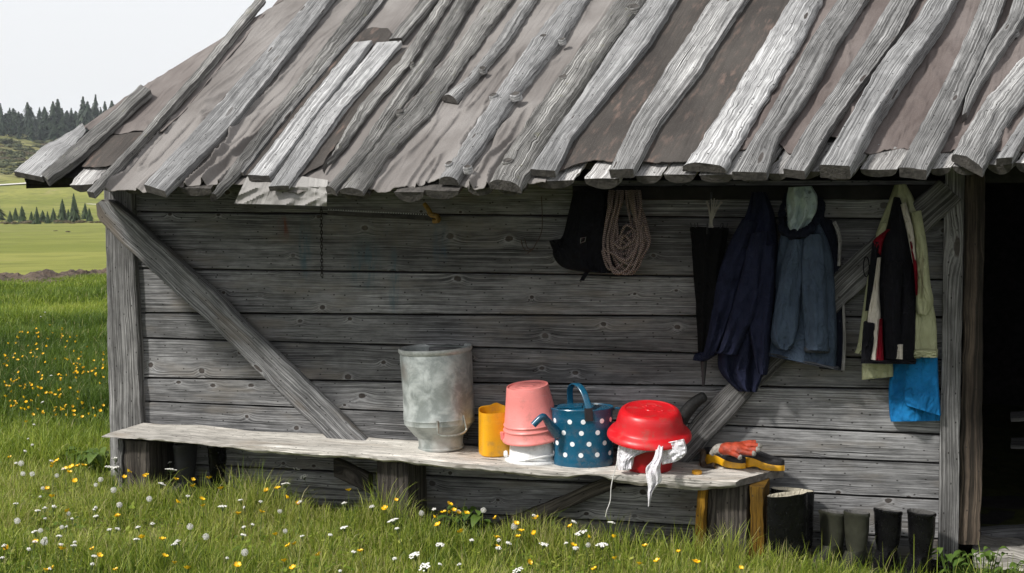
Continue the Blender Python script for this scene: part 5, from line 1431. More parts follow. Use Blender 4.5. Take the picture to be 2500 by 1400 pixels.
for q in range(22):
    u = rng.uniform()
    xl = 1466 + 46 * rng.uniform() ** 1.5; xr = 1586 - 46 * rng.uniform() ** 1.5
    yb2 = 672 - 110 * rng.uniform() ** 1.4
    xt1, xt2 = 1488 + rng.uniform(0, 34), 1526 + rng.uniform(0, 36)
    dpt = 0.06 + 0.07 * rng.uniform()
    xm = (xl + xr) / 2 + rng.uniform(-16, 16)
    pts = [W(xt1, 466, -0.07), W(xt1 - 3, 500, -dpt), W(xl * 0.7 + xt1 * 0.3, 550, -dpt), W(xl, 610 - 20 * u, -dpt - 0.02), W(xl * 0.6 + xm * 0.4, yb2 - 16, -dpt - 0.03), W(xm, yb2, -dpt - 0.03), W(xr * 0.6 + xm * 0.4, yb2 - 20, -dpt - 0.03), W(xr, 598 - 20 * u, -dpt - 0.02), W(xr * 0.7 + xt2 * 0.3, 545, -dpt), W(xt2 + 3, 500, -dpt), W(xt2, 466, -0.07)]
    rope.add(*tube(cat(pts, np.linspace(0, 1, 60)), 0.0068, 8))
for q in range(3):
    pts = [W(1478, 500, -0.09), W(1462 + q * 5, 520, -0.1), W(1456 + q * 5, 540, -0.1), W(1466 + q * 4, 548, -0.1), W(1476, 538, -0.1)]
    rope.add(*tube(cat(pts, np.linspace(0, 1, 24)), 0.005, 8))
ro = rope.build("rope_coil", m_rope)
tag(ro, "coil of pinkish striped rope hanging on the wall beside the black bag", "rope")
# --- saw, chain, wire
saw = garment("saw", "dark bladed saw with a yellow handle hung flat under the eave", "saw", 920, 520)
V, F, L, mi = beam(W(800, 520, -0.045), W(1056, 534, -0.045), Z, -Y, 0.012, 0.0015, n=30)
mesh("blade", V, F, plain("rusty dark steel", (0.05, 0.045, 0.04), 0.5, 0.3, 30, metal=0.6), saw, luv=L)
tm = MB()
for i in range(42):
    f = i / 41
    p = W(802 + 250 * f, 519 + 13 * f, -0.046) + np.array([0, 0, 0.012])
    tm.add([p + [-0.005, 0, 0], p + [0.005, 0, 0], p + [0, 0, 0.008], p + [-0.005, 0.002, 0], p + [0.005, 0.002, 0], p + [0, 0.002, 0.008]], [(0, 1, 2), (3, 5, 4), (0, 3, 4, 1), (1, 4, 5, 2), (2, 5, 3, 0)])
tm.build("teeth", plain("bright worn steel", (0.5, 0.5, 0.5), 0.4, metal=0.5), saw)
V, F, L = tube(cat([W(1036, 498, -0.05), W(1046, 512, -0.06), W(1052, 524, -0.06), W(1066, 528, -0.06), (W(1070, 538, -0.055)), W(1058, 540, -0.05)], np.linspace(0, 1, 24)), np.interp(np.linspace(0, 1, 24), [0, .5, 1], [0.012, 0.015, 0.014]), 10)
mesh("grip", V, F, plain("worn yellow paint", (0.32, 0.18, 0.02), 0.5, 0.3, 50), saw, luv=L)
ch = MB()
for i in range(20):
    p = W(784 + 0.1 * i, 508 + i * 8.6, -0.02)
    al = np.linspace(0, 2 * math.pi, 12, endpoint=False)
    ang = 0.4 if i % 2 else 1.9
    pts = [p + np.array([0.006 * math.cos(a) * math.cos(ang), 0.006 * math.cos(a) * math.sin(ang), 0.0135 * math.sin(a)]) for a in al]
    ch.add(*tube(pts, 0.0024, 6, closed=True))
tag(ch.build("chain", plain("rusty dark chain", (0.035, 0.03, 0.028), 0.6, 0.3, 40, metal=0.5)), "thin dark chain hanging straight down the wall boards", "chain")
wr_ = MB()
for pts in ([(1322, 480), (1323, 560), (1306, 600), (1298, 612), (1284, 622)], [(1272, 585), (1278, 606), (1292, 614), (1304, 604)], [(1280, 582), (1288, 606), (1300, 610)]):
    wr_.add(*tube(cat([W(x, y, -0.02) for x, y in pts], np.linspace(0, 1, 20)), 0.0022, 6))
tag(wr_.build("wire", plain("rusty wire", (0.06, 0.035, 0.025), 0.6)), "thin bent rusty wire hanging left of the black bag", "wire")

# ================================================================== BOOTS
m_bblk = plain("black rubber boot", (0.0055, 0.0055, 0.006), 0.28, 0.2, 12, spec=0.22, bump=0.002, bscale=30)
m_boli = plain("olive rubber boot", (0.034, 0.035, 0.025), 0.45, 0.15, 12, spec=0.25, bump=0.003, bscale=30)
m_cream_l = fabric("cream boot lining", (0.50, 0.46, 0.37))
m_dark_l = fabric("dark grey boot lining", (0.10, 0.098, 0.095))
def boot(P, h, top_r, rz, m, lin, label, group, tilt=0.0, fill=0.4, lean=0.0, sq=0.62, sx=1.0, strt=0.0):
    o = thing("rubber_boot", label, "boot", P, group)
    #   z, front, back, half width
    def sh(z, f, w):                          # one ring of the shaft
        f = f + (1.02 - f) * strt
        return (z, top_r * f * sx, top_r * f * sx, top_r * f * w * sq)
    prof = [sh(h, 1.02, 0.86), sh(h - 0.004, 1.05, 0.86), sh(h - 0.014, 1.05, 0.86), sh(h - 0.018, 1.0, 0.85), sh(h * 0.7, 0.93, 0.86), sh(h * 0.47, 0.80, 0.86), sh(h * 0.36, 0.74, 0.80), (0.115, max(0.072, top_r * strt), max(0.066, top_r * strt), 0.043), (0.095, max(0.098, top_r * strt), max(0.070, top_r * strt), 0.044), (0.078, 0.140, max(0.073, top_r * strt), 0.045), (0.062, 0.172, 0.075, 0.047), (0.045, 0.190, 0.077, 0.050), (0.026, 0.196, 0.078, 0.051), (0.022, 0.202, 0.083, 0.055), (0.002, 0.203, 0.084, 0.055), (0.0, 0.198, 0.080, 0.052)]
    n = 36
    def ring(z, fr, bk, hw, sh=0.0):
        out = []
        for j in range(n):
            a = 2 * math.pi * j / n
            c, s_ = math.cos(a), math.sin(a)
            x = (fr if c > 0 else bk) * (abs(c) ** 0.9) * (1 if c > 0 else -1)
            w = hw * (abs(s_) ** 0.85) * (1 if s_ > 0 else -1)
            k = z / h
            out.append((x + lean * k * h, w, z + tilt * x * (k > 0.93)))
        return out
    V = [p for q in prof for p in ring(*q)]
    F = []
    for i in range(len(prof) - 1):
        for j in range(n):
            F.append((i * n + j, i * n + (j + 1) % n, (i + 1) * n + (j + 1) % n, (i + 1) * n + j))
    F.append(tuple(range((len(prof) - 1) * n, len(prof) * n)))
    T = lambda V: xf(V, P, 0, 0, rz)
    V = jitter(np.array(V), 0.003, 14, P[0])
    mesh("boot_body", T(V), F, m, o)
    il = [(h + 0.001, top_r * 1.0 * sx, top_r * 1.0 * sx, top_r * 0.84 * sq), (h - 0.005, top_r * 0.94 * sx, top_r * 0.94 * sx, top_r * 0.78 * sq), (h * (0.9 if fill < 0.9 else 0.96), top_r * 0.90 * sx, top_r * 0.90 * sx, top_r * 0.74 * sq), (h * fill, top_r * 0.66 * sx, top_r * 0.66 * sx, 0.038 * sq)]
    V = [p for q in il for p in ring(*q)]
    F = [(i * n + j, (i + 1) * n + j, (i + 1) * n + (j + 1) % n, i * n + (j + 1) % n) for i in range(3) for j in range(n)]
    F.append(tuple(range(3 * n, 4 * n)))
    mesh("lining", T(jitter(np.array(V), 0.003, 14, P[0])), F, lin, o)
    return o
def bootspot(px, py_top, h, y):
    P = W(px, py_top, y)
    return np.array([P[0], P[1], float(ground_z(P[0], P[1])) - 0.005])
def boot_h(px, py_top, y):
    P = W(px, py_top, y)
    return P[2] - float(ground_z(P[0], P[1])) + 0.005
for (px, pt, y, r, rz, m, lin, lab, grp, tl) in (
    (1935, 1196, -0.11, 0.105, 200, m_bblk, m_cream_l, "tall wide black boot with cream lining, the one nearer the wall", "pair of tall black boots", 0.10),
    (1922, 1207, -0.33, 0.104, 215, m_bblk, m_cream_l, "tall wide black boot with cream lining, the one in front", "pair of tall black boots", -0.04),
    (2034, 1250, -0.13, 0.072, 245, m_boli, m_dark_l, "olive green boot, the one half behind the tall black boots", "pair of olive boots", 0.12),
    (2092, 1251, -0.20, 0.064, 250, m_boli, m_dark_l, "olive green boot, the one next to the smaller black boots", "pair of olive boots", 0.05),
    (2168, 1246, -0.15, 0.070, 250, m_bblk, m_dark_l, "mid height black boot, the one beside the olive boots", "pair of mid height black boots", 0.15),
    (2250, 1250, -0.20, 0.070, 245, m_bblk, m_dark_l, "mid height black boot, the one beside the door post", "pair of mid height black boots", 0.0)):
    boot(bootspot(px, pt, 0, y), boot_h(px, pt, y), r, rz, m, lin, lab, grp, tl, fill=0.945 if lin is m_cream_l else 0.4, sq=0.42 if lin is m_cream_l else 1.12, sx=1.0 if lin is m_cream_l else 0.62, strt=1.0 if lin is m_cream_l else 0.25)
for (px, y, r, rz, lab) in ((452, -0.16, 0.075, 250, "black boot under the left bench end, left of its pair"), (530, -0.15, 0.07, 265, "black boot under the left bench end, right of its pair")):
    P = bootspot(px, 1088, 0, y)
    boot(P, min(boot_h(px, 1084, y), float(bench_z(P[0])) - 0.06 - P[2]), r, rz, m_bblk if px > 500 else plain("lit grey boot rubber", (0.035, 0.035, 0.038), 0.6), m_dark_l, lab, "boots under the bench")  # left boot greyer all over: its lit side is put into the colour
# low dark shoe by the door post
P = np.array([*G(2278, 1385, -0.06)[:2], 0]); P[2] = float(ground_z(P[0], P[1]))
sh = thing("shoe", "low black shoe lying at the foot of the door post", "shoe", P)
prof_s = []
V, F = [], []
nS_, nR_ = 22, 18
for i in range(nS_):
    t = i / (nS_ - 1)
    x = (t - 0.5) * 0.27
    w = 0.046 * max(0.05, math.sin(math.pi * min(1, t * 1.0 + 0.001)) ** 0.4)
    hh = 0.075 - 0.03 * t + 0.02 * math.exp(-((t - 0.25) / 0.2) ** 2)
    hh *= max(0.2, math.sin(math.pi * t) ** 0.3)
    for j in range(nR_):
        a = math.pi * 2 * j / nR_
        V.append((x, w * math.cos(a), hh / 2 + hh / 2 * math.sin(a)))
for i in range(nS_ - 1):
    for j in range(nR_): F.append((i * nR_ + j, i * nR_ + (j + 1) % nR_, (i + 1) * nR_ + (j + 1) % nR_, (i + 1) * nR_ + j))
F.append(tuple(range(nR_))); F.append(tuple(range((nS_ - 1) * nR_, nS_ * nR_)))
mesh("upper", xf(V, P, 0, 0, 30), F, m_bblk, sh)
V, F, L = lathe([(0.03, 0), (0.034, 0.006), (0.03, 0.010), (0.02, 0.004), (0.001, -0.004)], 20, 1.35, 0.9)
mesh("collar", xf(xf(V, (-0.06, 0, 0.082)), P, 0, 0, 30), F, m_dark_l, sh)
# pale boards just inside the doorway
sb = thing("shelf", "two pale board ends seen inside the dark doorway", "shelf", W(2510, 1060, 1.1))
for (x0, x1, yy) in ((2466, 2640, 1018), (2468, 2640, 1082)):
    V, F, L, mi = beam(W(x0, yy, 1.1), W(x1, yy - 3, 1.1), Y, Z, 0.10, 0.012, n=10, amp=0.006)
    MB().add(V, F, L, mi).build("shelf_board", M['post'], sb)
V, F, L, mi = beam(W(2560, 1000, 1.25), W(2560, 1300, 1.25), X, -Y, 0.02, 0.02, n=6)
MB().add(V, F, L, mi).build("shelf_upright", M['soot_shade'], sb)

# ================================================================== FOLIAGE
def raw_mesh(name, V, faces_flat, loop_tot, m, tint=None, base=(0, 0, 0)):
    """fast mesh from numpy arrays"""
    me = bpy.data.meshes.new(name)
    V = np.asarray(V, np.float32) - np.asarray(base, np.float32)
    me.vertices.add(len(V)); me.vertices.foreach_set('co', V.ravel())
    me.loops.add(len(faces_flat)); me.loops.foreach_set('vertex_index', np.asarray(faces_flat, np.int32))
    st = np.concatenate([[0], np.cumsum(loop_tot)[:-1]]).astype(np.int32)
    me.polygons.add(len(loop_tot)); me.polygons.foreach_set('loop_start', st)
    me.materials.append(m)
    if tint is not None:
        at = me.attributes.new('tint', 'FLOAT', 'POINT'); at.data.foreach_set('value', np.asarray(tint, np.float32))
    me.update(calc_edges=True); me.validate()
    o = bpy.data.objects.new(name, me); COL.objects.link(o); o.location = base
    return o

def grass_mat():
    m, nt, pb = mat("meadow grass blades")
    b = B(nt)
    t = b.n('ShaderNodeAttribute', attribute_name='tint').outputs['Fac']
    cr = b.n('ShaderNodeValToRGB', {0: t})
    e = cr.color_ramp.elements
    e[0].position = 0.0; e[0].color = (0.040, 0.080, 0.010, 1)
    e[1].position = 1.0; e[1].color = (0.42, 0.36, 0.20, 1)
    for p_, c_ in ((0.35, (0.095, 0.160, 0.016)), (0.7, (0.275, 0.345, 0.040)), (0.92, (0.50, 0.52, 0.13))):
        q = e.new(p_); q.color = (*c_, 1)
    nt.links.new(cr.outputs[0], pb.inputs['Base Color'])
    pb.inputs['Roughness'].default_value = 0.5
    pb.inputs['Specular IOR Level'].default_value = 0.35
    tr = b.n('ShaderNodeBsdfTranslucent', {'Color': cr.outputs[0]})
    mx = b.n('ShaderNodeMixShader', {0: 0.35, 1: pb.outputs[0], 2: tr.outputs[0]})
    out = [x for x in nt.nodes if x.type == 'OUTPUT_MATERIAL'][0]
    nt.links.new(mx.outputs[0], out.inputs[0])
    return m
M_GR = grass_mat()
def blades(name, x, y, h, w, tint, lean=0.35, clump=1.0):
    n = len(x)
    z = terr(x, y) - 0.01
    a = rng.uniform(0, 2 * math.pi, n)
    la = np.where(rng.uniform(size=n) < 0.85, rng.uniform(0, 6.283, n), rng.normal(0.4, 0.9, n))
    bend = h * np.abs(rng.normal(lean, 0.25, n)).clip(0, 1.1)
    dx, dy = np.cos(la) * bend, np.sin(la) * bend
    wx_, wy_ = -np.sin(a) * w / 2, np.cos(a) * w / 2
    V = np.zeros((n, 7, 3))
    for i, (f, wf, bf) in enumerate(((0.0, 1.0, 0.0), (0.42, 0.95, 0.22), (0.78, 0.6, 0.62))):
        zz = z + h * f * (1 - 0.10 * bf)
        V[:, 2 * i, 0] = x + dx * bf - wx_ * wf; V[:, 2 * i, 1] = y + dy * bf - wy_ * wf; V[:, 2 * i, 2] = zz
        V[:, 2 * i + 1, 0] = x + dx * bf + wx_ * wf; V[:, 2 * i + 1, 1] = y + dy * bf + wy_ * wf; V[:, 2 * i + 1, 2] = zz
    V[:, 6, 0] = x + dx; V[:, 6, 1] = y + dy; V[:, 6, 2] = z + h * (1 - 0.28 * np.minimum(1, bend / h))
    b0 = (np.arange(n) * 7)[:, None]
    fl = np.hstack([b0 + [0, 1, 3, 2], b0 + [2, 3, 5, 4], b0 + [4, 5, 6]]).ravel()
    lt = np.tile([4, 4, 3], n)
    tv = np.repeat(tint[:, None], 7, 1) + np.array([-0.12, -0.12, -0.02, -0.02, 0.06, 0.06, 0.1])[None] * 0.6
    o = raw_mesh(name, V.reshape(-1, 3), fl, lt, M_GR, tv.clip(0, 1).ravel())
    o['kind'] = 'stuff'
    return o
def scatter(n, x0, x1, y0, y1):
    return rng.uniform(x0, x1, n), rng.uniform(y0, y1, n)
# near strip in front of the bench
x, y = scatter(190000, -5.2, 3.4, -2.5, 0.0)
cl_ = fbm(x * 2.6, y * 2.6, 0.0, 3)
den = 0.62 + 0.38 * np.clip(cl_ + 0.5, 0, 1)
den = np.where((y > -0.42) & (x > -2.3) & (x < 1.3), 0.16, den)
den = np.where((y > -0.16) & (x > -2.4), 0.05, den)
den = np.where((x > 2.3) & (y > -0.45), 0.15, den)
den = np.where((x > 1.25) & (x < 2.3) & (y > -0.42), 0.22, den)
k_ = rng.uniform(size=len(x)) < den
x, y, cl_ = x[k_], y[k_], cl_[k_]
n_ = len(x)
edge_tall = np.exp(-((y + 0.50) / 0.14) ** 2) * (x > -2.0) * (x < 2.4)
tuft = np.clip(fbm(x * 4 + 9, y * 4, 0, 2) + 0.1, 0, 1)
h = (0.075 + 0.055 * rng.uniform(size=n_) + 0.05 * np.clip(cl_, -0.5, 1)) * (1 + edge_tall * (0.40 + 1.2 * tuft * rng.uniform(size=n_)))
h *= np.where((x < -1.2), 1.2, 1.0) * np.where((x > 1.3) & (y > -0.55), 0.5, 1.0)
tint = np.clip(0.60 + 0.22 * fbm(x * 1.3, y * 1.3, 3.0, 3) + rng.normal(0, 0.22, n_), 0.02, 0.95)
tint = np.where(rng.uniform(size=n_) < 0.035, rng.uniform(0.9, 1.0, n_), tint)
blades("grass", x, y, h.clip(0.04, 0.42), rng.uniform(0.0022, 0.0050, n_), tint)
# tall thin stalks
x, y = scatter(4200, -5.0, 3.3, -2.2, -0.40)
k_ = rng.uniform(size=len(x)) < (0.35 + 0.65 * np.exp(-((y + 0.5) / 0.12) ** 2))
x, y = x[k_], y[k_]
n_ = len(x)
blades("grass", x, y, rng.uniform(0.16, 0.30, n_), rng.uniform(0.002, 0.004, n_), np.clip(rng.normal(0.6, 0.2, n_), 0.1, 1), lean=0.25)
# long meadow grass left of the hut
s_ = rng.uniform(5.5, 25.5, 320000); px_ = np.where(rng.uniform(size=320000) < 0.66, rng.uniform(-420, 330, 320000), np.where(rng.uniform(size=320000) < 0.7, rng.uniform(-1400, -420, 320000), rng.uniform(330, 850, 320000)))
r0 = FW[None] + RT[None] * ((px_ - 1250) / FPX)[:, None]
kk = s_ / (r0[:, 0] * QD[0] + r0[:, 1] * QD[1])
x, y = CAM[0] + r0[:, 0] * kk, CAM[1] + r0[:, 1] * kk
cl_ = fbm(x * 1.1, y * 1.1, 0, 3)
k_ = (rng.uniform(size=len(x)) < 0.75 + 0.3 * cl_) & ~((x > -2.48) & (y > -0.1) & (x < 5.0) & (y < 5.1)) & ~((x > -5.2) & (y < 0) & (y > -2.5)) & (s_ < 24.2 + 0.7 * fbm(x, y, 0, 2))
x, y, cl_, s_, px_ = x[k_], y[k_], cl_[k_], s_[k_], px_[k_]
n_ = len(x)
tint = np.clip(0.30 + 0.28 * fbm(x * 0.5, y * 0.5, 5.0, 3) + 0.10 * fbm(x * 2, y * 2, 1.0, 2) + rng.normal(0, 0.13, n_), 0.0, 0.85)
tint = np.where(rng.uniform(size=n_) < 0.02, 0.95, tint)
hh_ = (0.15 + 0.10 * rng.uniform(size=n_) + 0.08 * cl_).clip(0.06, 0.4) * np.interp(s_, [6, 19, 24], [1, 0.9, 0.5])
blades("grass", x, y, hh_, rng.uniform(0.004, 0.007, n_) * np.interp(s_, [6, 24], [0.8, 2.0]) * np.where((px_ > -420) & (px_ < 330), 1.0, 2.0), tint, lean=0.4)

# broad low leaves among the blades
x, y = scatter(26000, -5.0, 3.3, -2.3, -0.40)
k_ = fbm(x * 1.8 + 3, y * 1.8, 2, 3) > 0.02
x, y = x[k_], y[k_]; n_ = len(x)
z = terr(x, y) + rng.uniform(0.02, 0.10, n_)
a = rng.uniform(0, 6.283, n_); l = rng.uniform(0.010, 0.030, n_); tl_ = rng.uniform(-0.3, 0.8, n_)
V = np.zeros((n_, 4, 3))
for i, (f, w) in enumerate(((0, 0), (0.5, 0.38), (1, 0), (0.5, -0.38))):
    V[:, i, 0] = x + np.cos(a) * l * f - np.sin(a) * l * w; V[:, i, 1] = y + np.sin(a) * l * f + np.cos(a) * l * w; V[:, i, 2] = z + l * f * tl_
o = raw_mesh("ground_cover", V.reshape(-1, 3), np.arange(n_ * 4), np.full(n_, 4), M_GR, np.repeat(np.clip(rng.normal(0.5, 0.2, n_), 0, 0.85), 4))
o['kind'] = 'stuff'

# --- flowers
m_pet = plain("yellow petals", (0.86, 0.52, 0.01), 0.4, 0.06, 60)
m_stem = plain("green stems", (0.09, 0.13, 0.03), 0.6, 0.2, 30)
m_fluff = foliage("white seed fluff", False, (0.86, 0.85, 0.82), (0.92, 0.92, 0.90), 0.6)
m_umb_f = plain("white flower clusters", (0.78, 0.77, 0.72), 0.9, 0.08, 60)
def petal_mesh(r, cup):
    V, F = [], []
    for q in range(5):
        a = 2 * math.pi * q / 5
        b0 = len(V)
        for t, w in ((0.1, 0.12), (0.5, 0.40), (0.85, 0.46), (1.0, 0.22)):
            for s2 in (-1, 0, 1):
                rr_ = r * t
                V.append((math.cos(a) * rr_ - math.sin(a) * s2 * w * r, math.sin(a) * rr_ + math.cos(a) * s2 * w * r, cup * r * t * t + (0.10 * r if s2 else 0)))
        for i in range(3):
            for j in range(2):
                F.append((b0 + i * 3 + j, b0 + i * 3 + j + 1, b0 + i * 3 + j + 4, b0 + i * 3 + j + 3))
    return np.array(V), F
def spot_for(px, py, hz):
    z = hz
    P = G(px, py, z)
    for _ in range(4):
        if P[1] > -0.47 and P[0] > -2.6: P = W(px, py, -0.47 - 0.12 * random.random())
        else: P = G(px, py, float(terr(P[0], P[1])) + hz)
    return P
def flower_proto(kind, hz):
    mb = MB()
    stem = cat([(0.012, 0.004, -hz), (0.004, 0.0, -hz * 0.5), (0, 0, 0)], np.linspace(0, 1, 8))
    V, F, L = tube(stem, 0.0014, 5)
    mb.add(V, F, L, 1)
    if kind == 'buttercup':
        V, F = petal_mesh(0.0165, 0.62); V = xf(V, (0, 0, 0.001), 22, 0, 30); mb.add(V, F)
        V, F, L = ell((0, 0, 0.004), (0.005, 0.005, 0.004), 8); mb.add(V, F)
        return mb, [m_pet, m_stem]
    if kind == 'dandelion':
        R0 = 0.019
        for q in range(300):
            d = rng.normal(size=3); d /= np.linalg.norm(d)
            t1 = np.cross(d, rng.normal(size=3)); t1 /= np.linalg.norm(t1); t2 = np.cross(d, t1)
            e = d * R0 * rng.uniform(0.86, 1.05) + [0, 0, 0.012]
            t2 = t2 * 0.8 + d * 0.5
            mb.add([e + t1 * 0.0026 - t2 * 0.002, e - t1 * 0.0026 - t2 * 0.002, e + t2 * 0.0036, d * 0.006 + [0.0003, 0, 0.012], d * 0.006 + [-0.0003, 0, 0.012]], [(0, 1, 2), (0, 3, 4)])
        V, F, L = ell((0, 0, 0.012), (0.007, 0.007, 0.007), 10); mb.add(V, F, L, 0)
        return mb, [m_fluff, m_stem]
    for q in range(26):                        # umbel
        a, r_ = rng.uniform(0, 6.283), 0.030 * math.sqrt(rng.uniform())
        c = np.array([r_ * math.cos(a), r_ * math.sin(a), 0.014 - r_ * 0.18 + rng.uniform(-.002, .002)])
        V, F, L = ell(c, (0.0052, 0.0052, 0.0028), 7); mb.add(V, F)
        V, F, L = tube([(0, 0, -0.02), c * [0.6, 0.6, 0.4], c], 0.0007, 4); mb.add(V, F, L, 1)
    return mb, [m_umb_f, m_stem]
def c3(o, sc, l): return [(o[0] + a / sc, o[1] + b_ / sc) for a, b_ in l]
BUT = c3((250, 1030), 3.333, [(210, 410), (340, 450), (360, 440), (180, 460), (600, 475), (735, 480), (740, 530), (870, 465), (965, 550), (1335, 565), (1425, 548), (1500, 625), (1590, 675), (2005, 565), (610, 660), (805, 635), (820, 690), (1295, 740), (1105, 755), (125, 775), (320, 950), (490, 965), (1410, 925), (1515, 1015), (1565, 1000), (2300, 710), (2390, 645), (1760, 1090), (1480, 1140), (505, 1100), (590, 1155), (690, 1200), (1100, 1175), (1550, 1200), (110, 1210), (2100, 1060)])
BUT += c3((0, 1080), 4.376, [(100, 170), (615, 205), (570, 235), (560, 268), (700, 295), (770, 270), (830, 265), (895, 257), (740, 330), (800, 418), (505, 505), (555, 590), (720, 745), (1255, 800), (375, 1075), (985, 1155), (1060, 1225), (660, 1150), (70, 1140), (560, 1355), (495, 1380)])
BUT += c3((1000, 1120), 3.571, [(345, 405), (385, 455), (425, 480), (345, 478), (300, 475), (215, 517), (250, 585), (450, 645), (495, 487), (750, 525), (930, 575), (970, 640), (1105, 525), (1085, 660), (945, 690), (1400, 600), (1560, 690), (1780, 690), (1425, 765), (765, 775), (1040, 915), (2050, 770), (1785, 880), (2005, 925), (1615, 970), (2490, 905), (760, 695)])
BUT += [(1655, 1350), (1700, 1376), (1810, 1390), (1605, 1372)]
n_close = len(BUT)
for _ in range(175):                           # the drifts in the meadow beside the hut
    c = random.choice([(120, 825, 60, 14), (190, 880, 55, 22), (215, 905, 40, 16), (40, 870, 40, 14), (50, 940, 45, 12), (190, 1005, 50, 16), (110, 960, 60, 20), (90, 1000, 60, 18)])
    BUT.append((min(252, random.gauss(c[0], c[2])), random.gauss(c[1], c[3])))
DAN = c3((0, 1080), 4.376, [(225, 245), (250, 350), (350, 355), (605, 370), (460, 505), (1075, 415), (1025, 470), (1590, 625), (1280, 685), (730, 775), (435, 960), (665, 920), (185, 860), (475, 1085), (1215, 530)])
DAN += c3((250, 1030), 3.333, [(140, 690), (1445, 740), (1490, 900), (1155, 1080), (715, 870), (845, 950)])
DAN += c3((1000, 1120), 3.571, [(110, 490), (640, 465), (910, 610), (1555, 765)])
UMB = c3((250, 1030), 3.333, [(110, 310), (270, 325), (490, 340), (620, 310), (175, 350), (540, 345), (1585, 395), (1640, 455), (110, 385), (1965, 875), (2370, 815), (240, 355), (560, 400), (60, 380), (1490, 520), (480, 520), (980, 705)])
UMB += c3((1000, 1120), 3.571, [(265, 770), (1165, 765), (950, 985), (50, 860), (1760, 575), (1495, 660), (1680, 770), (140, 960), (260, 940)])
UMB += [(1500 * random.random() ** 1.9, 0) for _ in range(60)]
UMB = [(a, b_ if b_ else random.uniform(1215 + max(0, a - 600) * 0.055, 1400)) for a, b_ in UMB]
UMB += [(60, 1105), (80, 1090), (125, 1130), (105, 985), (82, 1040), (70, 1075), (110, 765), (100, 775), (125, 920), (40, 1135), (155, 1150)]
for kind, spots, hz, nm, lab, labf, grp in (
    ('buttercup', BUT, 0.19, "buttercup", "yellow buttercup in the short grass before the bench", "yellow buttercup in the long meadow left of the hut", ("buttercups in front of the bench", "buttercups in the meadow beside the hut")),
    ('dandelion', DAN, 0.17, "dandelion_clock", "round white dandelion seed head above the grass", None, ("dandelion clocks in the grass",)),
    ('umbel', UMB, 0.20, "white_umbel", "flat white flower cluster standing above the grass", None, ("white flower clusters in the grass",))):
    protos = []
    for v in range(3):
        mb, mats = flower_proto(kind, hz + 0.05)
        protos.append(mb.build(nm, mats, None, base=(0, 0, 0)))
    for i, (px, py) in enumerate(spots):
        src = protos[i % 3]
        o = src if i < 3 else src.copy()
        if i >= 3: COL.objects.link(o)
        far = kind == 'buttercup' and i >= n_close
        o.location = spot_for(px, py, hz + (0.05 if far else 0))
        sc_ = rng.uniform(0.5, 0.95) if kind == 'dandelion' else (rng.uniform(0.22, 0.5) if kind == 'umbel' and i > 24 else rng.uniform(0.62, 1.08)) * (0.66 if far else 1.0)
        o.scale = (sc_, sc_, sc_ if kind == 'dandelion' else rng.uniform(0.85, 1.1))
        o.rotation_euler = (rng.uniform(-0.35, 0.35), rng.uniform(-0.35, 0.35), rng.uniform(0, 6.28))
        tag(o, labf if far else lab, "flower", grp[1] if far else grp[0])

# --- leafy weeds
m_leaf = foliage("weed leaves", False, (0.06, 0.12, 0.02), (0.14, 0.21, 0.04), 0.3)
def weed(P, n, ln, spread, name="leafy_weed"):
    V, F = [], []
    for q in range(n):
        a = rng.uniform(0, 2 * math.pi); up = rng.uniform(0.15, 0.9); l = ln * rng.uniform(0.6, 1.1)
        b0 = np.array([rng.uniform(-spread, spread), rng.uniform(-spread, spread) * 0.5, rng.uniform(0.03, 0.16)])
        d = np.array([math.cos(a), math.sin(a), 0.0]); sd_ = np.array([-math.sin(a), math.cos(a), 0.0])
        i0 = len(V)
        for t in np.linspace(0, 1, 7):
            w = l * 0.26 * math.sin(math.pi * min(1, t * 0.96 + 0.03)) ** 0.8 + 0.001
            c = b0 + d * l * t * (1 - 0.3 * up) + np.array([0, 0, l * (up * t - 0.75 * t * t)])
            V += [c - sd_ * w + [0, 0, w * 0.35], c, c + sd_ * w + [0, 0, w * 0.35]]
        for i in range(6):
            for j in range(2): F.append((i0 + i * 3 + j, i0 + i * 3 + j + 1, i0 + i * 3 + j + 4, i0 + i * 3 + j + 3))
        st_ = [(b0[0] * 0.4, b0[1] * 0.4, 0.0), tuple(b0 * [0.8, 0.8, 0.6]), tuple(b0)]
        V2, F2, _ = tube(st_, 0.002, 5)
        k0 = len(V); V += list(V2); F += [tuple(i + k0 for i in f) for f in F2]
    return mesh(name, np.array(V) + P, F, m_leaf)
q = G(2400, 1385, 0.0); q[2] = float(ground_z(q[0], q[1]))
tag(weed(q, 60, 0.062, 0.16), "low broad leaved weed growing at the foot of the door post", "plant")
q = G(2330, 1378, 0.0); q[2] = float(ground_z(q[0], q[1]))
tag(weed(q, 16, 0.07, 0.07), "small leafy weed between the door post and the larger weed", "plant")
q = G(215, 1165, 0.0); q[2] = float(ground_z(q[0], q[1]))
tag(weed(q, 60, 0.14, 0.16), "bushy green weed beside the left end of the bench", "plant")
q = W(1140, 1275, -0.22); q[2] = float(ground_z(q[0], q[1]))
tag(weed(q, 26, 0.10, 0.10), "dark leafy weed growing in the shade under the bench", "plant")

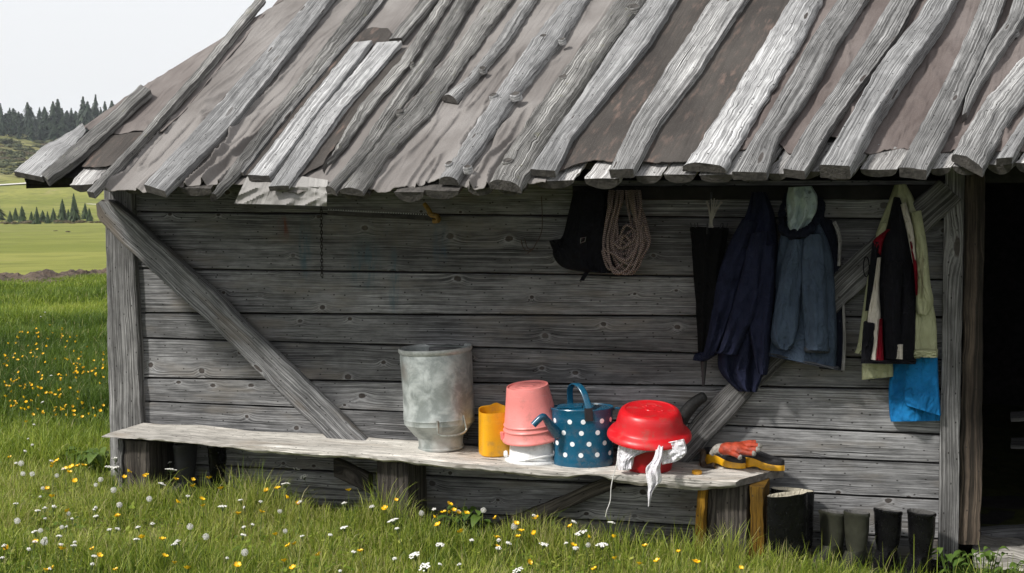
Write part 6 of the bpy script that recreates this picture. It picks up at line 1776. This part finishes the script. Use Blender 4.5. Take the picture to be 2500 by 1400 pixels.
# ================================================================== TREES AND BUSHES
m_fir = foliage("dark fir needles", False, (0.013, 0.026, 0.014), (0.034, 0.055, 0.024), 0.1)
m_yfir = foliage("young fir needles", False, (0.024, 0.046, 0.014), (0.058, 0.092, 0.028), 0.15)
m_bark = plain("fir bark", (0.07, 0.05, 0.04), 0.9, 0.3, 3)
m_bush = foliage("juniper scrub", False, (0.038, 0.055, 0.018), (0.105, 0.110, 0.040), 0.15)
m_bushb = foliage("brown scrub", False, (0.075, 0.055, 0.028), (0.14, 0.115, 0.055), 0.1)
def fir_mesh(seed, mm, ragged=0.25, width=0.19, gap=0.06, per=9):
    rs = np.random.default_rng(seed)
    V, F = [], []
    z = gap
    while z < 0.985:
        rad = width * (1 - z) ** 0.85 * rs.uniform(1 - ragged, 1 + ragged) + 0.006
        for q in range(per):
            if rs.uniform() < ragged * 0.5: continue
            a = rs.uniform(0, 6.283); l = rad * rs.uniform(0.6, 1.15)
            d = np.array([math.cos(a), math.sin(a), 0]); sd_ = np.array([-math.sin(a), math.cos(a), 0])
            for part in range(3):
                r0_, r1_ = l * part / 3 * 0.9, l * (part + 1) / 3
                w0, w1 = 0.020 + 0.30 * (l - r0_) * 0.5, 0.006 + 0.30 * (l - r1_) * 0.5
                dr0, dr1 = -0.30 * r0_ - 0.5 * r0_ * r0_ / max(l, 1e-3), -0.30 * r1_ - 0.5 * r1_ * r1_ / max(l, 1e-3) + (0.02 * rs.uniform(-1, 1))
                k0 = len(V)
                zt = z + rs.uniform(-0.01, 0.01)
                V += [d * r0_ + sd_ * w0 + [0, 0, zt + dr0], d * r0_ - sd_ * w0 + [0, 0, zt + dr0], d * r1_ - sd_ * w1 + [0, 0, zt + dr1 - 0.008], d * r1_ + sd_ * w1 + [0, 0, zt + dr1 - 0.008]]
                F.append((k0, k0 + 1, k0 + 2, k0 + 3))
        z += rs.uniform(0.022, 0.04)
    k0 = len(V)
    V += [np.array([0.008, 0, 0.9]), np.array([-0.008, 0, 0.9]), np.array([0, 0, 1.0]), np.array([0, .008, .9]), np.array([0, -.008, .9])]
    F += [(k0, k0 + 1, k0 + 2), (k0 + 3, k0 + 4, k0 + 2)]
    return np.array(V), F
def fir_proto(seed, mm, label, **k):
    root = thing("fir_tree", label, "tree", (0, 0, 0))
    V, F = fir_mesh(seed, mm, **k)
    c = mesh("crown", V, F, mm, root, smooth=False)
    V, F, L = tube([(0, 0, -0.03), (0.003, 0, 0.3), (0, 0.002, 0.7), (0, 0, 0.97)], [0.022, 0.016, 0.008, 0.002], 7)
    t = mesh("trunk", V, F, m_bark, root, luv=L)
    return root
def copy_tree(o):
    c = o.copy(); COL.objects.link(c)
    for ch in list(o.children):
        d = ch.copy(); COL.objects.link(d); d.parent = c
    return c
used = {}
def plant(proto, P, hgt, wid=1.0, label=None, group=None):
    if proto.name in used: o = copy_tree(proto)
    else: o = proto; used[proto.name] = 1
    o.location = P
    o.scale = (hgt * wid, hgt * wid, hgt)
    o.rotation_euler = (rng.uniform(-.03, .03), rng.uniform(-.03, .03), rng.uniform(0, 6.28))
    if label: o['label'] = label
    if group: o['group'] = group
    return o
protoD = [fir_proto(50 + i, m_fir, "dark fir on the ridge", ragged=0.3 + 0.08 * i, width=0.24 + 0.03 * i, gap=0.05 + 0.03 * i, per=13) for i in range(4)]
protoY = [fir_proto(80 + i, m_yfir, "young green fir", ragged=0.18, width=0.36 + 0.03 * i, gap=0.03, per=15) for i in range(3)]
ridge = [(12, 252), (32, 262), (44, 276), (77, 248), (96, 284), (118, 262), (139, 246), (150, 240), (162, 264), (183, 262), (212, 234), (224, 246), (240, 231), (254, 260), (266, 246), (284, 244), (300, 250)]
for i, (px, ty) in enumerate(ridge):
    P = on_ground(px, 705 + 25 * rng.uniform())
    k = mpp(P)
    base_py = 700 - ((P - CAM) @ UP) / ((P - CAM) @ FW) * FPX
    plant(protoD[i % 4], P, (base_py - ty) * k, rng.uniform(0.9, 1.25), "tall dark fir standing out of the ridge treeline", "firs along the ridge")
for i in range(170):
    px = rng.uniform(-160, 360); s_ = rng.uniform(670, 800)
    P = on_ground(px, s_)
    if px > 180 and rng.uniform() < 0.2: continue
    plant(protoD[i % 4], P, rng.uniform(2.5, 10.5), rng.uniform(1.0, 2.6), "dark fir packed in the ridge treeline behind", "firs along the ridge")
for (px, ty, s_, w, lab) in ((-14, 478, 255, 1.3, "large dark fir cut by the left frame edge"), (58, 508, 258, 1.0, None), (44, 514, 262, 1.0, None), (75, 510, 256, 1.1, None), (92, 505, 250, 1.1, None), (122, 512, 258, 1.0, None), (136, 508, 254, 1.0, None), (152, 487, 256, 0.95, None), (184, 479, 252, 1.0, None), (206, 497, 258, 1.1, None), (168, 505, 262, 1.0, None), (28, 520, 262, 1.2, None), (105, 516, 262, 1.1, None), (222, 515, 260, 1.0, None), (-40, 495, 258, 1.1, None)):
    px += rng.uniform(-4, 4); s_ += rng.uniform(-9, 9); w *= rng.uniform(0.85, 1.35); ty += rng.uniform(-6, 10)
    P = on_ground(px, s_)
    k = mpp(P); base_py = 700 - ((P - CAM) @ UP) / ((P - CAM) @ FW) * FPX
    plant(protoY[int(rng.integers(3))], P, max(2.0, (base_py + 2 - ty) * k), w, lab or "young green fir in the clump beyond the field", "young firs beyond the field")
wm_ = MB()
fm_ = [fir_mesh(150 + i, None, ragged=0.35, width=0.27, gap=0.05, per=7) for i in range(2)]
for i in range(130):                           # the wood carries on to both sides of the view
    px = rng.uniform(-1500, -200) if i % 2 else rng.uniform(380, 1500)
    P = on_ground(px, rng.uniform(670, 800)); hgt = rng.uniform(5, 11)
    V, F = fm_[i % 2]
    wm_.add(V * [hgt * 1.3, hgt * 1.3, hgt] + P, F)
wood_o = wm_.build("far_wood", m_fir, None, smooth=False)
wood_o['kind'] = 'stuff'
def bush_mesh(seed, n=420):
    rs = np.random.default_rng(seed)
    lumps = [(rs.uniform(-0.55, 0.55), rs.uniform(-0.5, 0.5), rs.uniform(0.1, 0.35), rs.uniform(0.28, 0.5)) for _ in range(6)]
    V, F = [], []
    for q in range(n):
        lx, ly, lz, lr = lumps[rs.integers(6)]
        d = rs.normal(size=3); d[2] = abs(d[2]); d /= np.linalg.norm(d)
        c = np.array([lx, ly, lz * 0.6]) + d * lr * rs.uniform(0.55, 1.0) * np.array([1, 1, 0.75])
        t1 = np.cross(d, rs.normal(size=3)); t1 /= np.linalg.norm(t1); t2 = np.cross(d + 0.6 * rs.normal(size=3), t1); t2 /= np.linalg.norm(t2)
        a = rs.uniform(0.05, 0.11)
        k0 = len(V)
        V += [c - t1 * a - t2 * a * 0.6, c + t1 * a - t2 * a * 0.5, c + t2 * a + t1 * a * 0.2]
        F.append((k0, k0 + 1, k0 + 2))
    return np.array(V), F
bp = []
for i in range(4):
    V, F = bush_mesh(200 + i)
    o = mesh("bush", V, F, m_bush if i < 2 else m_bushb, None, smooth=False, base=(0, 0, 0))
    tag(o, "bush", "bush")
    bp.append(o)
for i in range(250):
    px = rng.uniform(-140, 310); s_ = 420 + 260 * rng.uniform() ** 0.8
    P = on_ground(px, s_)
    src = bp[[0, 1, 0, 2, 1, 0, 3][i % 7]]
    if src.name in used: o = src.copy(); COL.objects.link(o)
    else: o = src; used[src.name] = 1
    o.location = P
    w = rng.uniform(2.5, 7.5)
    o.scale = (w, w, w * rng.uniform(0.4, 0.8)); o.rotation_euler = (0, 0, rng.uniform(0, 6.28))
    br_ = src in (bp[2], bp[3])
    tag(o, "low brown scrub bush on the far hillside" if br_ else "low green juniper bush on the far hillside", "bush", "scrub bushes on the hillside")
for i, (px, s_, w, br_, lab) in enumerate(((75, 244, 1.9, 1, "widest brown bush at the far edge of the field"), (24, 246, 1.8, 1, None), (100, 252, 1.3, 1, None), (155, 250, 2.0, 1, None), (140, 246, 1.2, 0, None), (182, 240, 0.9, 1, None), (38, 240, 0.8, 0, None), (178, 252, 1.5, 0, None), (205, 250, 1.6, 1, None), (232, 246, 1.2, 1, None), (60, 254, 1.6, 0, None), (115, 256, 1.5, 0, None), (-20, 248, 1.8, 1, None), (246, 250, 1.2, 0, None), (170, 135, 0.45, 1, "small brown tussock alone in the open field"), (137, 150, 0.3, 1, "tiny dark tussock in the open field, left of the brown one"))):
    P = on_ground(px, s_)
    o = bp[(2 if br_ else 0) + i % 2].copy(); COL.objects.link(o)
    o.location = P; o.scale = (w, w, w * 0.62); o.rotation_euler = (0, 0, rng.uniform(0, 6.28))
    tag(o, lab or ("brown bush among the young firs at the field edge" if br_ else "green bush among the young firs at the field edge"), "bush", "bushes at the field edge")

# ================================================================== THE AIR
m_h = bpy.data.materials.new("valley haze")
m_h.use_nodes = True
hn = m_h.node_tree; hn.nodes.clear()
ho = hn.nodes.new('ShaderNodeOutputMaterial')
hv = hn.nodes.new('ShaderNodeVolumePrincipled')
hv.inputs['Color'].default_value = (0.86, 0.92, 1.0, 1)
hv.inputs['Density'].default_value = 0.00014
hn.links.new(hv.outputs[0], ho.inputs['Volume'])
lo, hi_ = np.array([-1700.0, -900.0, -60.0]), np.array([1500.0, 1900.0, 75.0])
Vh = [(x, y, z) for z in (lo[2], hi_[2]) for y in (lo[1], hi_[1]) for x in (lo[0], hi_[0])]
hz_ = mesh("haze", Vh, [(0, 2, 3, 1), (4, 5, 7, 6), (0, 1, 5, 4), (2, 6, 7, 3), (0, 4, 6, 2), (1, 3, 7, 5)], m_h, None, smooth=False, base=(0, 0, 0))
hz_['kind'] = 'stuff'
